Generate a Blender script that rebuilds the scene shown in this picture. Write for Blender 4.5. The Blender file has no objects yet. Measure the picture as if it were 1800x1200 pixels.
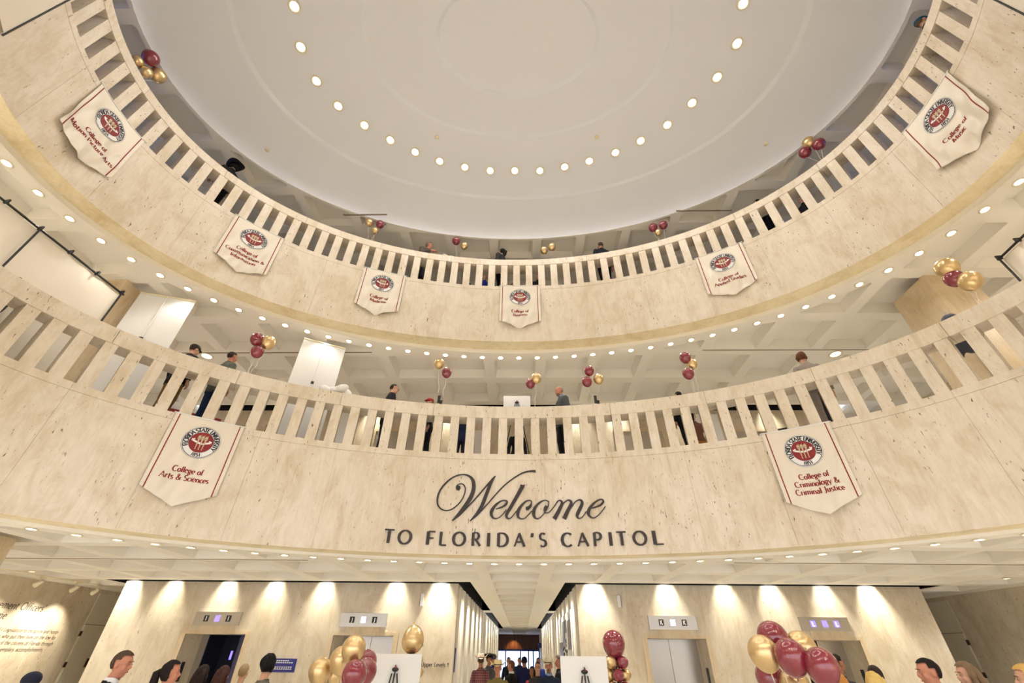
import bpy, bmesh, math, random
import numpy as np
from mathutils import Vector, Matrix
from mathutils.geometry import delaunay_2d_cdt
pi=math.pi; rnd=random.Random(7)
scene=bpy.context.scene; COL=scene.collection
A,B=7.5,4.74                     # semi axes of the oval atrium
F2,F3=5.14,10.12                  # floor levels of the two balconies
C1,C2,C3=3.20,7.975,12.26        # ceiling (soffit) levels
SKYG=1.8
YW=8.25                          # face of the lift wall
# ------------------------------------------------------------------ materials
def lin(c):
    return tuple(((x/255)/12.92 if x/255<=.04045 else ((x/255+.055)/1.055)**2.4) for x in c)
def newmat(name,col,rough=.6,metal=0,emit=0,ecol=None,coat=0,spec=.5,trans=0):
    m=bpy.data.materials.new(name); m.use_nodes=True; b=m.node_tree.nodes['Principled BSDF']
    b.inputs['Base Color'].default_value=(*col,1); b.inputs['Roughness'].default_value=rough; b.inputs['Metallic'].default_value=metal
    b.inputs['Specular IOR Level'].default_value=spec
    if coat: b.inputs['Coat Weight'].default_value=coat; b.inputs['Coat Roughness'].default_value=.08
    if emit: b.inputs['Emission Color'].default_value=(*(ecol or col),1); b.inputs['Emission Strength'].default_value=emit
    if trans: b.inputs['Transmission Weight'].default_value=trans
    return m
def nd(m,t,**k):
    n=m.node_tree.nodes.new(t)
    for a,v in k.items(): setattr(n,a,v)
    return n
def lk(m,a,b): m.node_tree.links.new(a,b)
def ramp(m,fac,stops,interp='LINEAR'):
    r=nd(m,'ShaderNodeValToRGB'); r.color_ramp.interpolation=interp; e=r.color_ramp.elements
    while len(e)<len(stops): e.new(.5)
    for i,(p,c) in enumerate(stops): e[i].position=p; e[i].color=(*c,1) if len(c)==3 else c
    lk(m,fac,r.inputs[0]); return r.outputs[0]
def mapped(m,scale,loc=(0,0,0)):
    g=nd(m,'ShaderNodeNewGeometry'); mp=nd(m,'ShaderNodeMapping'); mp.inputs['Scale'].default_value=scale; mp.inputs['Location'].default_value=loc
    lk(m,g.outputs['Position'],mp.inputs[0]); return mp.outputs[0]
def noise(m,vec,scale=1,detail=4,rough=.55,dist=0):
    n=nd(m,'ShaderNodeTexNoise'); n.inputs['Scale'].default_value=scale; n.inputs['Detail'].default_value=detail; n.inputs['Roughness'].default_value=rough; n.inputs['Distortion'].default_value=dist
    lk(m,vec,n.inputs['Vector']); return n.outputs['Fac']
def mixc(m,fac,a,b,mode='MIX'):
    x=nd(m,'ShaderNodeMix',data_type='RGBA',blend_type=mode)
    for sock,v in ((x.inputs['Factor'],fac),(x.inputs['A'],a),(x.inputs['B'],b)):
        if hasattr(v,'is_output') or isinstance(v,bpy.types.NodeSocket): lk(m,v,sock)
        elif isinstance(v,(int,float)): sock.default_value=v
        else: sock.default_value=(*v,1)
    return x.outputs['Result']
def travertine(name,base,dark,light,pits=1.0,horiz=False,rough=.45):
    m=newmat(name,base,rough); b=m.node_tree.nodes['Principled BSDF']
    sc=(6,6,.8) if not horiz else (3,3,9)
    c1=ramp(m,noise(m,mapped(m,sc),1,6,.65,.35),[(.26,dark),(.45,base),(.58,base),(.74,light)])
    c2=ramp(m,noise(m,mapped(m,(.9,.9,.35),(4,2,1)),1,3),[(.35,(.93,.905,.86)),(.6,(1,1,1))])
    c=mixc(m,1,c1,c2,'MULTIPLY')
    c3=ramp(m,noise(m,mapped(m,(2.6,2.6,1.5),(7,3,9)),1,6,.68,.8),[(.36,(.90,.865,.80)),(.5,(1,1,1)),(.64,(1.06,1.07,1.09))])
    c=mixc(m,1,c,c3,'MULTIPLY')
    fine=ramp(m,noise(m,mapped(m,(26,26,4)),1,4,.7),[(.35,(.90,.87,.82)),(.62,(1,1,1))])
    c=mixc(m,.7,c,fine,'MULTIPLY')
    if pits:
        big=noise(m,mapped(m,(1.6,1.6,.5),(1,5,2)),1,2)
        bigr=ramp(m,big,[(.40,(0,0,0)),(.55,(1,1,1))])
        pn=ramp(m,noise(m,mapped(m,(36,36,10)),1,2,.5),[(.675,(0,0,0)),(.715,(1,1,1))])
        mul=mixc(m,1,bigr,pn,'MULTIPLY')
        c=mixc(m,mul,c,(.16*pits+.2*(1-pits),.12,.07))
    lk(m,c,b.inputs['Base Color']); return m
M={}
M['trav']=travertine('travertine',(.735,.665,.565),(.63,.54,.42),(.78,.73,.65))
M['travwall']=travertine('travertine_wall',(.71,.63,.50),(.61,.51,.37),(.76,.70,.58),.7)
M['travclean']=travertine('travertine_smooth',(.72,.60,.42),(.64,.50,.32),(.76,.66,.49),0)
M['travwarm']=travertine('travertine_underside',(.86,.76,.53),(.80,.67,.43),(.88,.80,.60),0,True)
M['plaster']=newmat('painted_plaster',(.86,.82,.74),.85)
M['dome']=newmat('dome_plaster',(.78,.80,.86),.8)
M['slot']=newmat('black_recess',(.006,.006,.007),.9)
M['black']=newmat('black_plastic',(.012,.012,.013),.5)
M['letter']=newmat('dark_bronze_letter',(.035,.026,.026),.55)
M['steel']=newmat('brushed_steel',(.50,.47,.43),.34,1)
M['trim']=newmat('white_trim',(.80,.72,.52),.5)
M['lamp']=newmat('lit_lamp',(1,.95,.85),.4,0,14,(1,.93,.80))
M['lampcool']=newmat('lit_lamp_dome',(1,.97,.9),.4,0,30,(1,.97,.9))
M['floor']=newmat('polished_stone_floor',(.70,.66,.58),.35)
M['door']=newmat('painted_door',(.72,.66,.52),.6)
M['doorgap']=newmat('door_gap',(.26,.20,.14),.7)
M['bronze']=newmat('dark_bronze_hardware',(.07,.035,.02),.4,.4)
M['white']=newmat('white_card',(.80,.80,.80),.6)
M['wood']=newmat('wood_paneling',(.10,.035,.013),.5)
M['cab']=newmat('lift_cab_dark',(.035,.035,.06),.4)
M['cabdoor']=newmat('lift_cab_fluted',(.06,.065,.14),.35,.5)
M['blue']=newmat('blue_sign',(.02,.025,.22),.5)
M['bluelit']=newmat('lit_blue_display',(.1,.08,.8),.4,0,2.2,(.22,.16,1))
M['whitelit']=newmat('lit_white_glyph',(1,1,1),.4,0,2.5,(.85,.85,1))
M['daylight']=newmat('daylight_glass',(.5,.6,.9),.2,0,2.2,(.42,.58,1))
M['skyglass']=newmat('bluish_daylight_pane',(.3,.4,.8),.3,0,SKYG,(.20,.32,1))
M['glass']=newmat('tinted_glass',(.2,.3,.5),.1)
M['frame']=newmat('blue_metal_frame',(.03,.05,.14),.4,.6)
M['fabric']=newmat('banner_satin',(.76,.70,.60),.36,0,0,None,0,.6)
M['maroon']=newmat('maroon_print',(.24,.012,.016),.6)
M['ink']=newmat('black_print',(.02,.02,.03),.6)
M['sealwhite']=newmat('seal_white',(.82,.82,.82),.5)
M['gold']=newmat('seal_gold',(.52,.46,.30),.5)
M['ballgold']=newmat('gold_balloon',(.70,.52,.28),.30,.85)
M['ballmar']=newmat('maroon_balloon',(.22,.016,.035),.16,0,0,None,.6,.7)
M['ribbon']=newmat('white_ribbon',(.85,.82,.75),.5)
M['red']=newmat('red_plastic',(.5,.02,.01),.4)
# wood planks
m=M['wood']; b=m.node_tree.nodes['Principled BSDF']
lk(m,ramp(m,noise(m,mapped(m,(6,1,.3)),1,3),[(.35,(.055,.016,.008)),(.65,(.16,.06,.022))]),b.inputs['Base Color'])
# ------------------------------------------------------------------ mesh helpers
def tag(o,label=None,cat=None,group=None,kind=None):
    if label: o['label']=label
    if cat: o['category']=cat
    if group: o['group']=group
    if kind: o['kind']=kind
    return o
def link(name,me,parent=None,mat=None):
    o=bpy.data.objects.new(name,me); COL.objects.link(o)
    if mat is not None and me is not None: me.materials.append(M[mat] if isinstance(mat,str) else mat)
    if parent is not None: o.parent=parent
    return o
def empty(name,loc,label=None,cat=None,group=None,rz=0):
    o=bpy.data.objects.new(name,None); COL.objects.link(o); o.location=loc; o.rotation_euler=(0,0,rz); o.empty_display_size=.1
    return tag(o,label,cat,group)
class MB:
    def __init__(s): s.v=[]; s.f=[]; s.mi=[]
    def add(s,vs,fs,mi=0):
        n=len(s.v); s.v+= [tuple(v) for v in vs]; s.f+=[tuple(i+n for i in f) for f in fs]; s.mi+=[mi]*len(fs); return s
    def box(s,x0,x1,y0,y1,z0,z1,mi=0):
        if x0>x1:x0,x1=x1,x0
        if y0>y1:y0,y1=y1,y0
        if z0>z1:z0,z1=z1,z0
        return s.add([(x0,y0,z0),(x1,y0,z0),(x1,y1,z0),(x0,y1,z0),(x0,y0,z1),(x1,y0,z1),(x1,y1,z1),(x0,y1,z1)],
          [(0,3,2,1),(4,5,6,7),(0,1,5,4),(1,2,6,5),(2,3,7,6),(3,0,4,7)],mi)
    def tube(s,pts,r,n=8,mi=0,cap=True):
        pts=[Vector(p) for p in pts]; rr=r if isinstance(r,(list,tuple)) else [r]*len(pts); base=len(s.v); up=None
        for i,p in enumerate(pts):
            t=(pts[min(i+1,len(pts)-1)]-pts[max(i-1,0)])
            t=t.normalized() if t.length>1e-9 else Vector((0,0,1))
            if up is None: up=Vector((1,0,0)) if abs(t.x)<.8 else Vector((0,1,0))
            x=(up-t*up.dot(t)).normalized(); up=x; y=t.cross(x)
            for k in range(n):
                a=2*pi*k/n; s.v.append(tuple(p+(x*math.cos(a)+y*math.sin(a))*rr[i]))
        for i in range(len(pts)-1):
            for k in range(n):
                a=base+i*n+k; b_=base+i*n+(k+1)%n; s.f.append((a,b_,b_+n,a+n)); s.mi.append(mi)
        if cap:
            s.f.append(tuple(base+k for k in reversed(range(n)))); s.mi.append(mi)
            s.f.append(tuple(base+(len(pts)-1)*n+k for k in range(n))); s.mi.append(mi)
        return s
    def lathe(s,prof,n=20,c=(0,0,0),mi=0,sx=1,sy=1):
        base=len(s.v)
        for r,z in prof:
            for k in range(n):
                a=2*pi*k/n; s.v.append((c[0]+r*math.cos(a)*sx,c[1]+r*math.sin(a)*sy,c[2]+z))
        for i in range(len(prof)-1):
            for k in range(n):
                a=base+i*n+k; b_=base+i*n+(k+1)%n; s.f.append((a,b_,b_+n,a+n)); s.mi.append(mi)
        return s
    def ell(s,c,r,nu=14,nv=9,mi=0,M3=None):
        base=len(s.v); c=Vector(c)
        for i in range(nv+1):
            th=pi*i/nv
            for k in range(nu):
                a=2*pi*k/nu; p=Vector((r[0]*math.sin(th)*math.cos(a),r[1]*math.sin(th)*math.sin(a),r[2]*math.cos(th)))
                if M3 is not None: p=M3@p
                s.v.append(tuple(c+p))
        for i in range(nv):
            for k in range(nu):
                a=base+i*nu+k; b_=base+i*nu+(k+1)%nu; s.f.append((a,a+nu,b_+nu,b_)); s.mi.append(mi)
        return s
    def xf(s,mat,i0=0):
        for i in range(i0,len(s.v)): s.v[i]=tuple(mat@Vector(s.v[i]))
        return s
    def mesh(s,name='m',smooth=False):
        me=bpy.data.meshes.new(name); me.from_pydata(s.v,[],s.f); me.polygons.foreach_set('material_index',s.mi)
        if smooth: me.polygons.foreach_set('use_smooth',[True]*len(s.f))
        me.update(); return me
    def build(s,name,mat,parent=None,smooth=False,bevel=0):
        me=s.mesh(name,smooth)
        for m_ in (mat if isinstance(mat,(list,tuple)) else [mat]): me.materials.append(M[m_] if isinstance(m_,str) else m_)
        o=bpy.data.objects.new(name,me); COL.objects.link(o)
        if parent is not None: o.parent=parent
        if bevel:
            md=o.modifiers.new('bevel','BEVEL'); md.width=bevel; md.segments=2; md.limit_method='ANGLE'
        return o
# ------------------------------------------------------------------ the oval
PH=np.linspace(-pi,pi,8001); _ds=np.hypot(A*np.cos(PH),B*np.sin(PH))*(PH[1]-PH[0]); ARC=np.cumsum(_ds); ARC-=np.interp(0,PH,ARC); LEN=float(_ds.sum()-_ds[0])
def E(s,off=0.,z=0.):
    ph=np.interp(s,ARC,PH); x,y=A*math.sin(ph),B*math.cos(ph); n=Vector((x/A/A,y/B/B,0)).normalized()
    return Vector((x+n.x*off,y+n.y*off,z))
def En(s):
    ph=np.interp(s,ARC,PH); return Vector((A*math.sin(ph)/A/A,B*math.cos(ph)/B/B,0)).normalized()
def frame(s,off,z):
    n=En(s); t=Vector((n.y,-n.x,0)); Mx=Matrix(((t.x,n.x,0,0),(t.y,n.y,0,0),(0,0,1,0),(0,0,0,1))); Mx.translation=E(s,off,z); return Mx
def sweep(mb,prof,s0,s1,n,closed=True,mi=0,caps=True):
    base=len(mb.v); k=len(prof)
    for i in range(n+1):
        s=s0+(s1-s0)*i/n; e=E(s); nn=En(s)
        for o,z in prof: mb.v.append((e.x+nn.x*o,e.y+nn.y*o,z))
    for i in range(n):
        for j in range(k if closed else k-1):
            a=base+i*k+j; b_=base+i*k+(j+1)%k; mb.f.append((a,b_,b_+k,a+k)); mb.mi.append(mi)
    if caps and closed:
        mb.f.append(tuple(base+j for j in reversed(range(k)))); mb.mi.append(mi); mb.f.append(tuple(base+n*k+j for j in range(k))); mb.mi.append(mi)
def oval(off=0,n=160,scale=None):
    out=[]
    for i in range(n):
        p=2*pi*i/n
        if scale: out.append(Vector((A*scale*math.sin(p),B*scale*math.cos(p))))
        else:
            x,y=A*math.sin(p),B*math.cos(p); nn=Vector((x/A/A,y/B/B)).normalized(); out.append(Vector((x,y))+nn*off)
    return out
# ------------------------------------------------------------------ ceilings: waffle slabs cut by the oval, the lift blocks and the hall
XL,XR=-12.1,11.87
def inside(poly,p):
    c=False; n=len(poly); j=n-1
    for i in range(n):
        a,b_=poly[i],poly[j]
        if (a[1]>p[1])!=(b_[1]>p[1]) and p[0]<(b_[0]-a[0])*(p[1]-a[1])/(b_[1]-a[1])+a[0]: c=not c
        j=i
    return c
def ceiling(name,z,x0,x1,y0,y1,hole,clip,rects,gx,gy,pitch=1.362,rib=.27,depth=.25,taper=.05,skip=None):
    V=[];Ed=[]
    def loop(pts):
        n=len(V); V.extend([Vector((p[0],p[1])) for p in pts]); Ed.extend([(n+i,n+(i+1)%len(pts)) for i in range(len(pts))])
    outer=[(x0,y0),(x1,y0),(x1,y1),(x0,y1)]; loop(outer)
    if hole: loop(hole)
    if clip: loop(clip[0]); loop(clip[1])
    for r in rects: loop([(r[0],r[2]),(r[1],r[2]),(r[1],r[3]),(r[0],r[3])])
    h=(pitch-rib)/2
    i0=math.floor((x0-gx)/pitch)-1; i1=math.ceil((x1-gx)/pitch)+1; j0=math.floor((y0-gy)/pitch)-1; j1=math.ceil((y1-gy)/pitch)+1
    cells=[]
    for i in range(i0,i1):
        for j in range(j0,j1):
            cx=gx+(i+.5)*pitch; cy=gy+(j+.5)*pitch
            if cx-h<x0-.01+.05 or cx+h>x1-.05 or cy-h<y0+.05 or cy+h>y1-.05: continue
            if any(cx+h>r[0]-.06 and cx-h<r[1]+.06 and cy+h>r[2]-.06 and cy-h<r[3]+.06 for r in rects): continue
            if skip and skip(cx,cy): continue
            if clip and all(inside(clip[0],(cx+a*h,cy+b_*h)) for a in(-1,1) for b_ in(-1,1)): continue
            cells.append((cx,cy))
            for hh in (h,h-taper): loop([(cx-hh,cy-hh),(cx+hh,cy-hh),(cx+hh,cy+hh),(cx-hh,cy+hh)])
    vo,eo,fo,_,_,_=delaunay_2d_cdt(V,Ed,[],1,1e-6)
    cs=set((round(c[0],3),round(c[1],3)) for c in cells)
    def incell(p,hh,cl,eps=0):
        i=math.floor((p[0]-gx)/pitch); j=math.floor((p[1]-gy)/pitch)
        for a in(i-1,i,i+1):
            for b_ in(j-1,j,j+1):
                cx=gx+(a+.5)*pitch; cy=gy+(b_+.5)*pitch
                if (round(cx,3),round(cy,3)) in cs and abs(p[0]-cx)<=hh+eps and abs(p[1]-cy)<=hh+eps:
                    if cl is None: return True
                    q=(p[0]*(1+eps*.3),p[1]*(1+eps*.3)); return not inside(cl,q)
        return False
    c0=clip[0] if clip else None; c1=clip[1] if clip else None
    zz=[z+depth if incell(p,h-taper,c1,1e-4) else z for p in vo]
    # keep ribs separate from pan slopes: a vertex on the rib edge stays low
    faces=[]
    for f in fo:
        cx=sum(vo[i][0] for i in f)/3; cy=sum(vo[i][1] for i in f)/3
        if hole and inside(hole,(cx,cy)): continue
        if any(r[0]<cx<r[1] and r[2]<cy<r[3] for r in rects): continue
        faces.append(tuple(f))
    me=bpy.data.meshes.new(name); me.from_pydata([(p[0],p[1],q) for p,q in zip(vo,zz)],[],faces); me.materials.append(M['plaster']); me.update()
    bm=bmesh.new(); bm.from_mesh(me); bmesh.ops.recalc_face_normals(bm,faces=bm.faces); bm.to_mesh(me); bm.free()
    o=bpy.data.objects.new(name,me); COL.objects.link(o); tag(o,kind='structure'); return o
LB=(-10.25,-1.20,7.95,16.36); RB=(1.10,10.05,7.95,16.36)
GX=-.11+.681
ceiling('ceiling_ground',C1,XL,XR,-8.6,13.2,oval(.38),(oval(.68),oval(.74)),[(-10.25,-1.20,7.95,13.2001),(1.10,10.05,7.95,13.2001)],GX,3.70)
ceiling('ceiling_hall',C1,-1.2,1.1,13.2,42,None,None,[],GX,3.70,skip=lambda x,y:abs(x-GX+.68)>.9)
mb=MB()
for a,b_ in((-1.55,-1.2),(1.1,1.42)): mb.box(a,b_,16.36,17.5,C1,C1+.3)
mb.box(-3,-1.2,31,42,C1,C1+.3); mb.box(1.1,1.75,31,42,C1,C1+.3)
tag(mb.build('ceiling_crossbeam','plaster'),kind='structure')
ceiling('ceiling_lower_balcony',C2,XL,XR,-8.6,13.2,oval(.36),(oval(.68),oval(.74)),[(-10.25,10.05,7.88,13.2001)],GX,3.70)
ceiling('ceiling_upper_balcony',C3,XL-2,XR+2,-8.6,13.2,oval(0,160,1.056),(oval(0,160,1.068),oval(0,160,1.08)),[(-10.25,10.05,7.88,13.2001)],GX,3.21-1.362)
# thin linear slots in the rib rows
def strip(name,x0,x1,y,z,parent=None):
    mb=MB().box(x0,x1,y-.018,y+.018,z-.006,z+.01); return tag(mb.build(name,'doorgap',parent),kind='structure')
for i,(x0,x1,y,z) in enumerate([(-11.5,-4.0,5.05,C1),(4.0,11.5,5.05,C1),(-9.6,-3.75,5.03,C2),(4.6,9.6,4.98,C2),(-5.2,-3.9,4.05,C3),(4.6,6.2,4.02,C3)]): strip('trim_%d'%(i+1),x0,x1,y,z)
# ------------------------------------------------------------------ dome
prof=[]
def domez(k):
    z=C3+.80*(1-(min(k,1.056)/1.056)**3.2)**.5
    for kr in (.835,.464,.245):
        t=(kr-k)/.006; z+=.06*(0 if t<-1 else 1 if t>1 else (t+1)/2) 
    return z
ks=[1.056-.0005*i for i in range(4)]+[1.05-.004*i for i in range(8)]+list(np.linspace(1.015,.0,90))
for kr in (.835,.464,.245): ks+=[kr+.0075,kr+.006,kr+.002,kr-.002,kr-.006,kr-.0075]
ks=sorted(set(round(float(k),5) for k in ks),reverse=True)
mb=MB(); n=144
for k in ks:
    for i in range(n):
        p=2*pi*i/n; mb.v.append((A*k*math.sin(p),B*k*math.cos(p),domez(k)))
for i in range(len(ks)-1):
    for j in range(n):
        a=i*n+j; b_=i*n+(j+1)%n; mb.f.append((a,b_,b_+n,a+n)); mb.mi.append(0)
tag(mb.build('ceiling_dome','dome',None,True),kind='structure')
# ------------------------------------------------------------------ balcony parapets
NB=111; PITCH=LEN/NB
def balcony(which,zb,zf,zr0,zr1,bphase,zs):
    # fascia panels
    mb=MB(); npan=28; w=LEN/npan
    for i in range(npan):
        s0=-LEN/2+(i+.37)*w; sweep(mb,[(0,zb),(0,zf-.125),(.30,zf-.125),(.30,zb)],s0+.0015,s0+w-.0015,8)
    sweep(mb,[(.02,zb+.01),(.02,zf-.13),(.31,zf-.13),(.31,zb+.01)],-LEN/2,LEN/2,160,True,0,False)
    tag(mb.build('wall_%s_fascia'%which,'trav'),kind='structure')
    mb=MB(); sweep(mb,[(.37,zb),(.0,zb-.002),(.0,zb+.0),(.37,zb+.03)],-LEN/2,LEN/2,220,True,0,False)
    tag(mb.build('trim_%s_underside'%which,'travwarm'),kind='structure')
    mb=MB(); sweep(mb,[(.37,zb+.02),(.37,zs-.001),(.46,zs-.001),(.46,zb+.02)],-LEN/2,LEN/2,220,True,0,False)
    tag(mb.build('trim_%s_drip'%which,'plaster'),kind='structure')
    root=empty('stone_balustrade',(0,0,zf),'travertine balustrade with rectangular balusters around the %s'%('lower balcony, above the dark lettering' if which=='lower' else 'upper balcony, just under the dome'),'balustrade')
    root.location=(0,0,0)
    mb=MB()
    for i in range(npan):
        s0=-LEN/2+(i+.37)*w; sweep(mb,[(-.004,zf-.122),(-.004,zf),(.36,zf),(.36,zf-.122)],s0+.0012,s0+w-.0012,8)
    mb.build('ledge','trav',root)
    mb=MB(); nr=20; w=LEN/nr
    for i in range(nr):
        s0=-LEN/2+(i+(.03 if which=='lower' else .0))*w; sweep(mb,[(-.004,zr0),(-.004,zr1),(.36,zr1),(.36,zr0)],s0+.002,s0+w-.002,10)
    mb.build('rail','trav',root,False,.006)
    bm=MB().box(-.092,.092,.006,.30,zf-.005,zr0+.005); me=bm.mesh('baluster'); me.materials.append(M['trav'])
    for i in range(-50,50):
        o=bpy.data.objects.new('baluster',me); COL.objects.link(o); o.parent=root; o.matrix_local=frame(bphase+i*PITCH,0,0)
    mb=MB()
    for i in range(50,NB-50):
        k=len(mb.v); mb.box(-.092,.092,.006,.30,zf-.005,zr0+.005); mb.xf(frame(((bphase+i*PITCH+LEN/2)%LEN)-LEN/2,0,0),k)
    tag(mb.build('baluster','trav',root),kind='stuff')
    return root
balcony('lower',3.245,5.165,5.987,6.275,.0045,C1)
balcony('upper',8.088,9.965,10.80,11.03,-.06,C2)
# balcony floors
def floorring(name,z,y1,mat='floor'):
    mb=MB(); o=oval(.31); n=len(o); base=[]
    for p in o:
        t=min((XR+2-0)/abs(p.x) if p.x>0 else (-XL+2)/max(abs(p.x),1e-6), (y1/p.y if p.y>0 else 8.6/max(abs(p.y),1e-6)) if abs(p.y)>1e-6 else 99)
        mb.v.append((p.x,p.y,z)); mb.v.append((p.x*t,p.y*t,z)); mb.v.append((p.x,p.y,z-.12)); mb.v.append((p.x*t,p.y*t,z-.12))
    for i in range(n):
        a=4*i; b_=4*((i+1)%n); mb.f+=[(a,a+1,b_+1,b_),(a+2,b_+2,b_+3,a+3),(a,b_,b_+2,a+2)]; mb.mi+=[0]*3
    return tag(mb.build(name,mat),kind='structure')
floorring('floor_lower_balcony',F2,YW); floorring('floor_upper_balcony',F3,YW)
tag(MB().box(XL-1,XR+1,-9,43,-.1,0).build('floor_ground','floor'),kind='structure')
# ------------------------------------------------------------------ walls
def wallbox(name,x0,x1,y0,y1,z0,z1,mat='travwall'): return tag(MB().box(x0,x1,y0,y1,z0,z1).build(name,mat),kind='structure')
# lift wall with openings (ground): x ranges of openings
WLX,WRX=-9.93,9.73; HL,HR=-1.52,1.39
OPEN=[(-7.91,-6.47),(-4.38,-2.96),(2.955,4.30),(6.40,7.80)]
def liftwall(name,x0,x1,ops):
    mb=MB(); xs=[x0]
    for a,b_ in ops: xs+=[a,b_]
    xs.append(x1)
    for i in range(0,len(xs),2): mb.box(xs[i],xs[i+1],YW,YW+.72,0,C1)
    for a,b_ in ops: mb.box(a,b_,YW,YW+.72,2.12,C1)
    mb.box(x0,x1,YW+2.1,16.0,0,C1-.02)
    # narrow ends closing the block
    mb.box(x0,x0+.3,YW+.72,YW+2.1,0,C1-.02); mb.box(x1-.3,x1,YW+.72,YW+2.1,0,C1-.02); mb.box(x0+.3,x1-.3,YW+.72,YW+2.1,2.6,C1-.02)
    return tag(mb.build(name,'travwall'),kind='structure')
liftwall('wall_lift_left',WLX,HL,OPEN[:2]); liftwall('wall_lift_right',HR,WRX,OPEN[2:])
# black recess above lift walls
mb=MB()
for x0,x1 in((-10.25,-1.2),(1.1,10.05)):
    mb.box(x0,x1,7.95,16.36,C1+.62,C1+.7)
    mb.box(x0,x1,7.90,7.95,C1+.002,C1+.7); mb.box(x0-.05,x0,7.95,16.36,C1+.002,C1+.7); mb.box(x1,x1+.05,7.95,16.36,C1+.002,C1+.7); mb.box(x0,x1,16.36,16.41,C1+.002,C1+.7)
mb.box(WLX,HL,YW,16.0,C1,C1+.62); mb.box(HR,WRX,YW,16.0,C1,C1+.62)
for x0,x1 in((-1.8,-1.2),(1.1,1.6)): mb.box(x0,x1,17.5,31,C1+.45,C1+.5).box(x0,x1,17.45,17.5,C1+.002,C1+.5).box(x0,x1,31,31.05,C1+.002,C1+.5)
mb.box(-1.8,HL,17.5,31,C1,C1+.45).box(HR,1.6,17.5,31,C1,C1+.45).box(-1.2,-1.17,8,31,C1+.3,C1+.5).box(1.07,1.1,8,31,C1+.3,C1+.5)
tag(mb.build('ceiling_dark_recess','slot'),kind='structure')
wallbox('wall_left',XL-.2,XL,-8.6,13.2,0,C1); wallbox('wall_right',XR,XR+.2,-8.6,13.2,0,C1)
wallbox('wall_back_left',XL,-10.0,13.0,13.2,0,C1); wallbox('wall_back_right',10.0,XR,13.0,13.2,0,C1)
wallbox('wall_hall_left',-1.8,HL,17.5,31,0,C1); wallbox('wall_hall_right',HR,1.6,17.5,31,0,C1)
wallbox('wall_hall_left_end',-3.2,-3.0,31,42,0,C1); wallbox('wall_hall_right_end',1.6,1.8,31,42,0,C1)
# corridor side cladding: light pilasters
mb=MB()
for i in range(11): mb.box(HL,HL+.05,YW+.25+i*.75,YW+.55+i*.75,0,C1-.05); mb.box(HR-.05,HR,YW+.25+i*.75,YW+.55+i*.75,0,C1-.05)
for i in range(14): mb.box(HL,HL+.05,17.7+i*.95,18.1+i*.95,0,C1-.05); mb.box(HR-.05,HR,17.7+i*.95,18.1+i*.95,0,C1-.05)
tag(mb.build('trim_7','plaster'),kind='structure')
# upper storeys
for sx,x0 in((-1,XL-2.2),(1,XR+2)):
    nm='left' if sx<0 else 'right'
    tag(MB().box(x0,x0+.2,-8.6,13.2,F3,F3+.5).box(x0,x0+.2,-8.6,13.2,C3-.15,C3).build('wall_%s_upper_balcony'%nm,'plaster'),kind='structure')
    tag(MB().box(x0,x0+.2,1.0,13.2,F3+.5,C3-.15).build('wall_%s_end_upper_balcony'%nm,'plaster'),kind='structure')
    tag(MB().box(x0+.08,x0+.12,-8.6,1.0,F3+.5,C3-.15).build('window_%d'%(2 if sx<0 else 3),'skyglass'),kind='structure')
tag(MB().box(XL-2,XR+2,-8.8,-8.6,F3,C3).build('wall_front_upper_balcony','plaster'),kind='structure')
tag(MB().box(XL,XR,-8.8,-8.6,F2,C2).build('wall_front_lower_balcony','plaster'),kind='structure')
for nm,z0,z1 in(('lower_balcony',F2,C2),('upper_balcony',F3,C3)):
    mb=MB().box(WLX,WRX,YW,YW+.4,z0,z1); tag(mb.build('wall_rear_%s'%nm,'travwall'),kind='structure')
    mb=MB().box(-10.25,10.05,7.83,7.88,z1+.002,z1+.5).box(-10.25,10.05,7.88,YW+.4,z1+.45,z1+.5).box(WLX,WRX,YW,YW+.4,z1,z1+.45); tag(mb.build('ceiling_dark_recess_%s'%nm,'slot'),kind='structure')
wallbox('wall_left_lower_balcony',XL-.2,XL,-8.6,13.2,F2,C2); wallbox('wall_right_lower_balcony',XR,XR+.2,-8.6,13.2,F2,C2)
wallbox('wall_back_lower_balcony',XL,XR,13.0,13.2,F2,C2,'plaster')
# hall end: wood band, glazed doors
tag(MB().box(-3.0,1.6,42,42.2,2.15,C1).build('wall_hall_end','wood'),kind='structure')
mb=MB()
for x0,x1 in((-2.1,-1.45),(-1.3,-.15),(.0,.55),(.75,.98),(1.05,1.45)): mb.box(x0,x1,42.05,42.08,.1,2.0)
tag(mb.build('window_1','daylight'),kind='structure')
mb=MB().box(-3,1.6,42.02,42.1,2.0,2.15)
for x in(-3,-2.2,-1.4,-.1,.6,1.0,1.5): mb.box(x,x+.1,42,42.12,0,2.1)
tag(mb.build('door_1','frame'),kind='structure')
# pillars
def pillar(x0,x1,y0,y1,z0,z1,label):
    mb=MB().box(x0,x1,y0,y1,z0,z1); return tag(mb.build('stone_pillar','travclean',None,False,.01),label,'pillar')
pillar(8.09,9.0,2.39,3.24,F2,C2,'square travertine pillar on the lower balcony at the right, behind the balloon cluster')
pillar(-8.75,-8.07,2.37,2.95,F2,C2,'square travertine pillar on the lower balcony at the left, behind the white panel')
pillar(-8.8,-7.92,2.4,3.3,0,C1,'square travertine pillar on the ground floor at the left edge of the photo')
pillar(8.09,9.0,2.39,3.24,0,C1,'square travertine pillar on the ground floor at the right edge of the photo')
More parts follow.
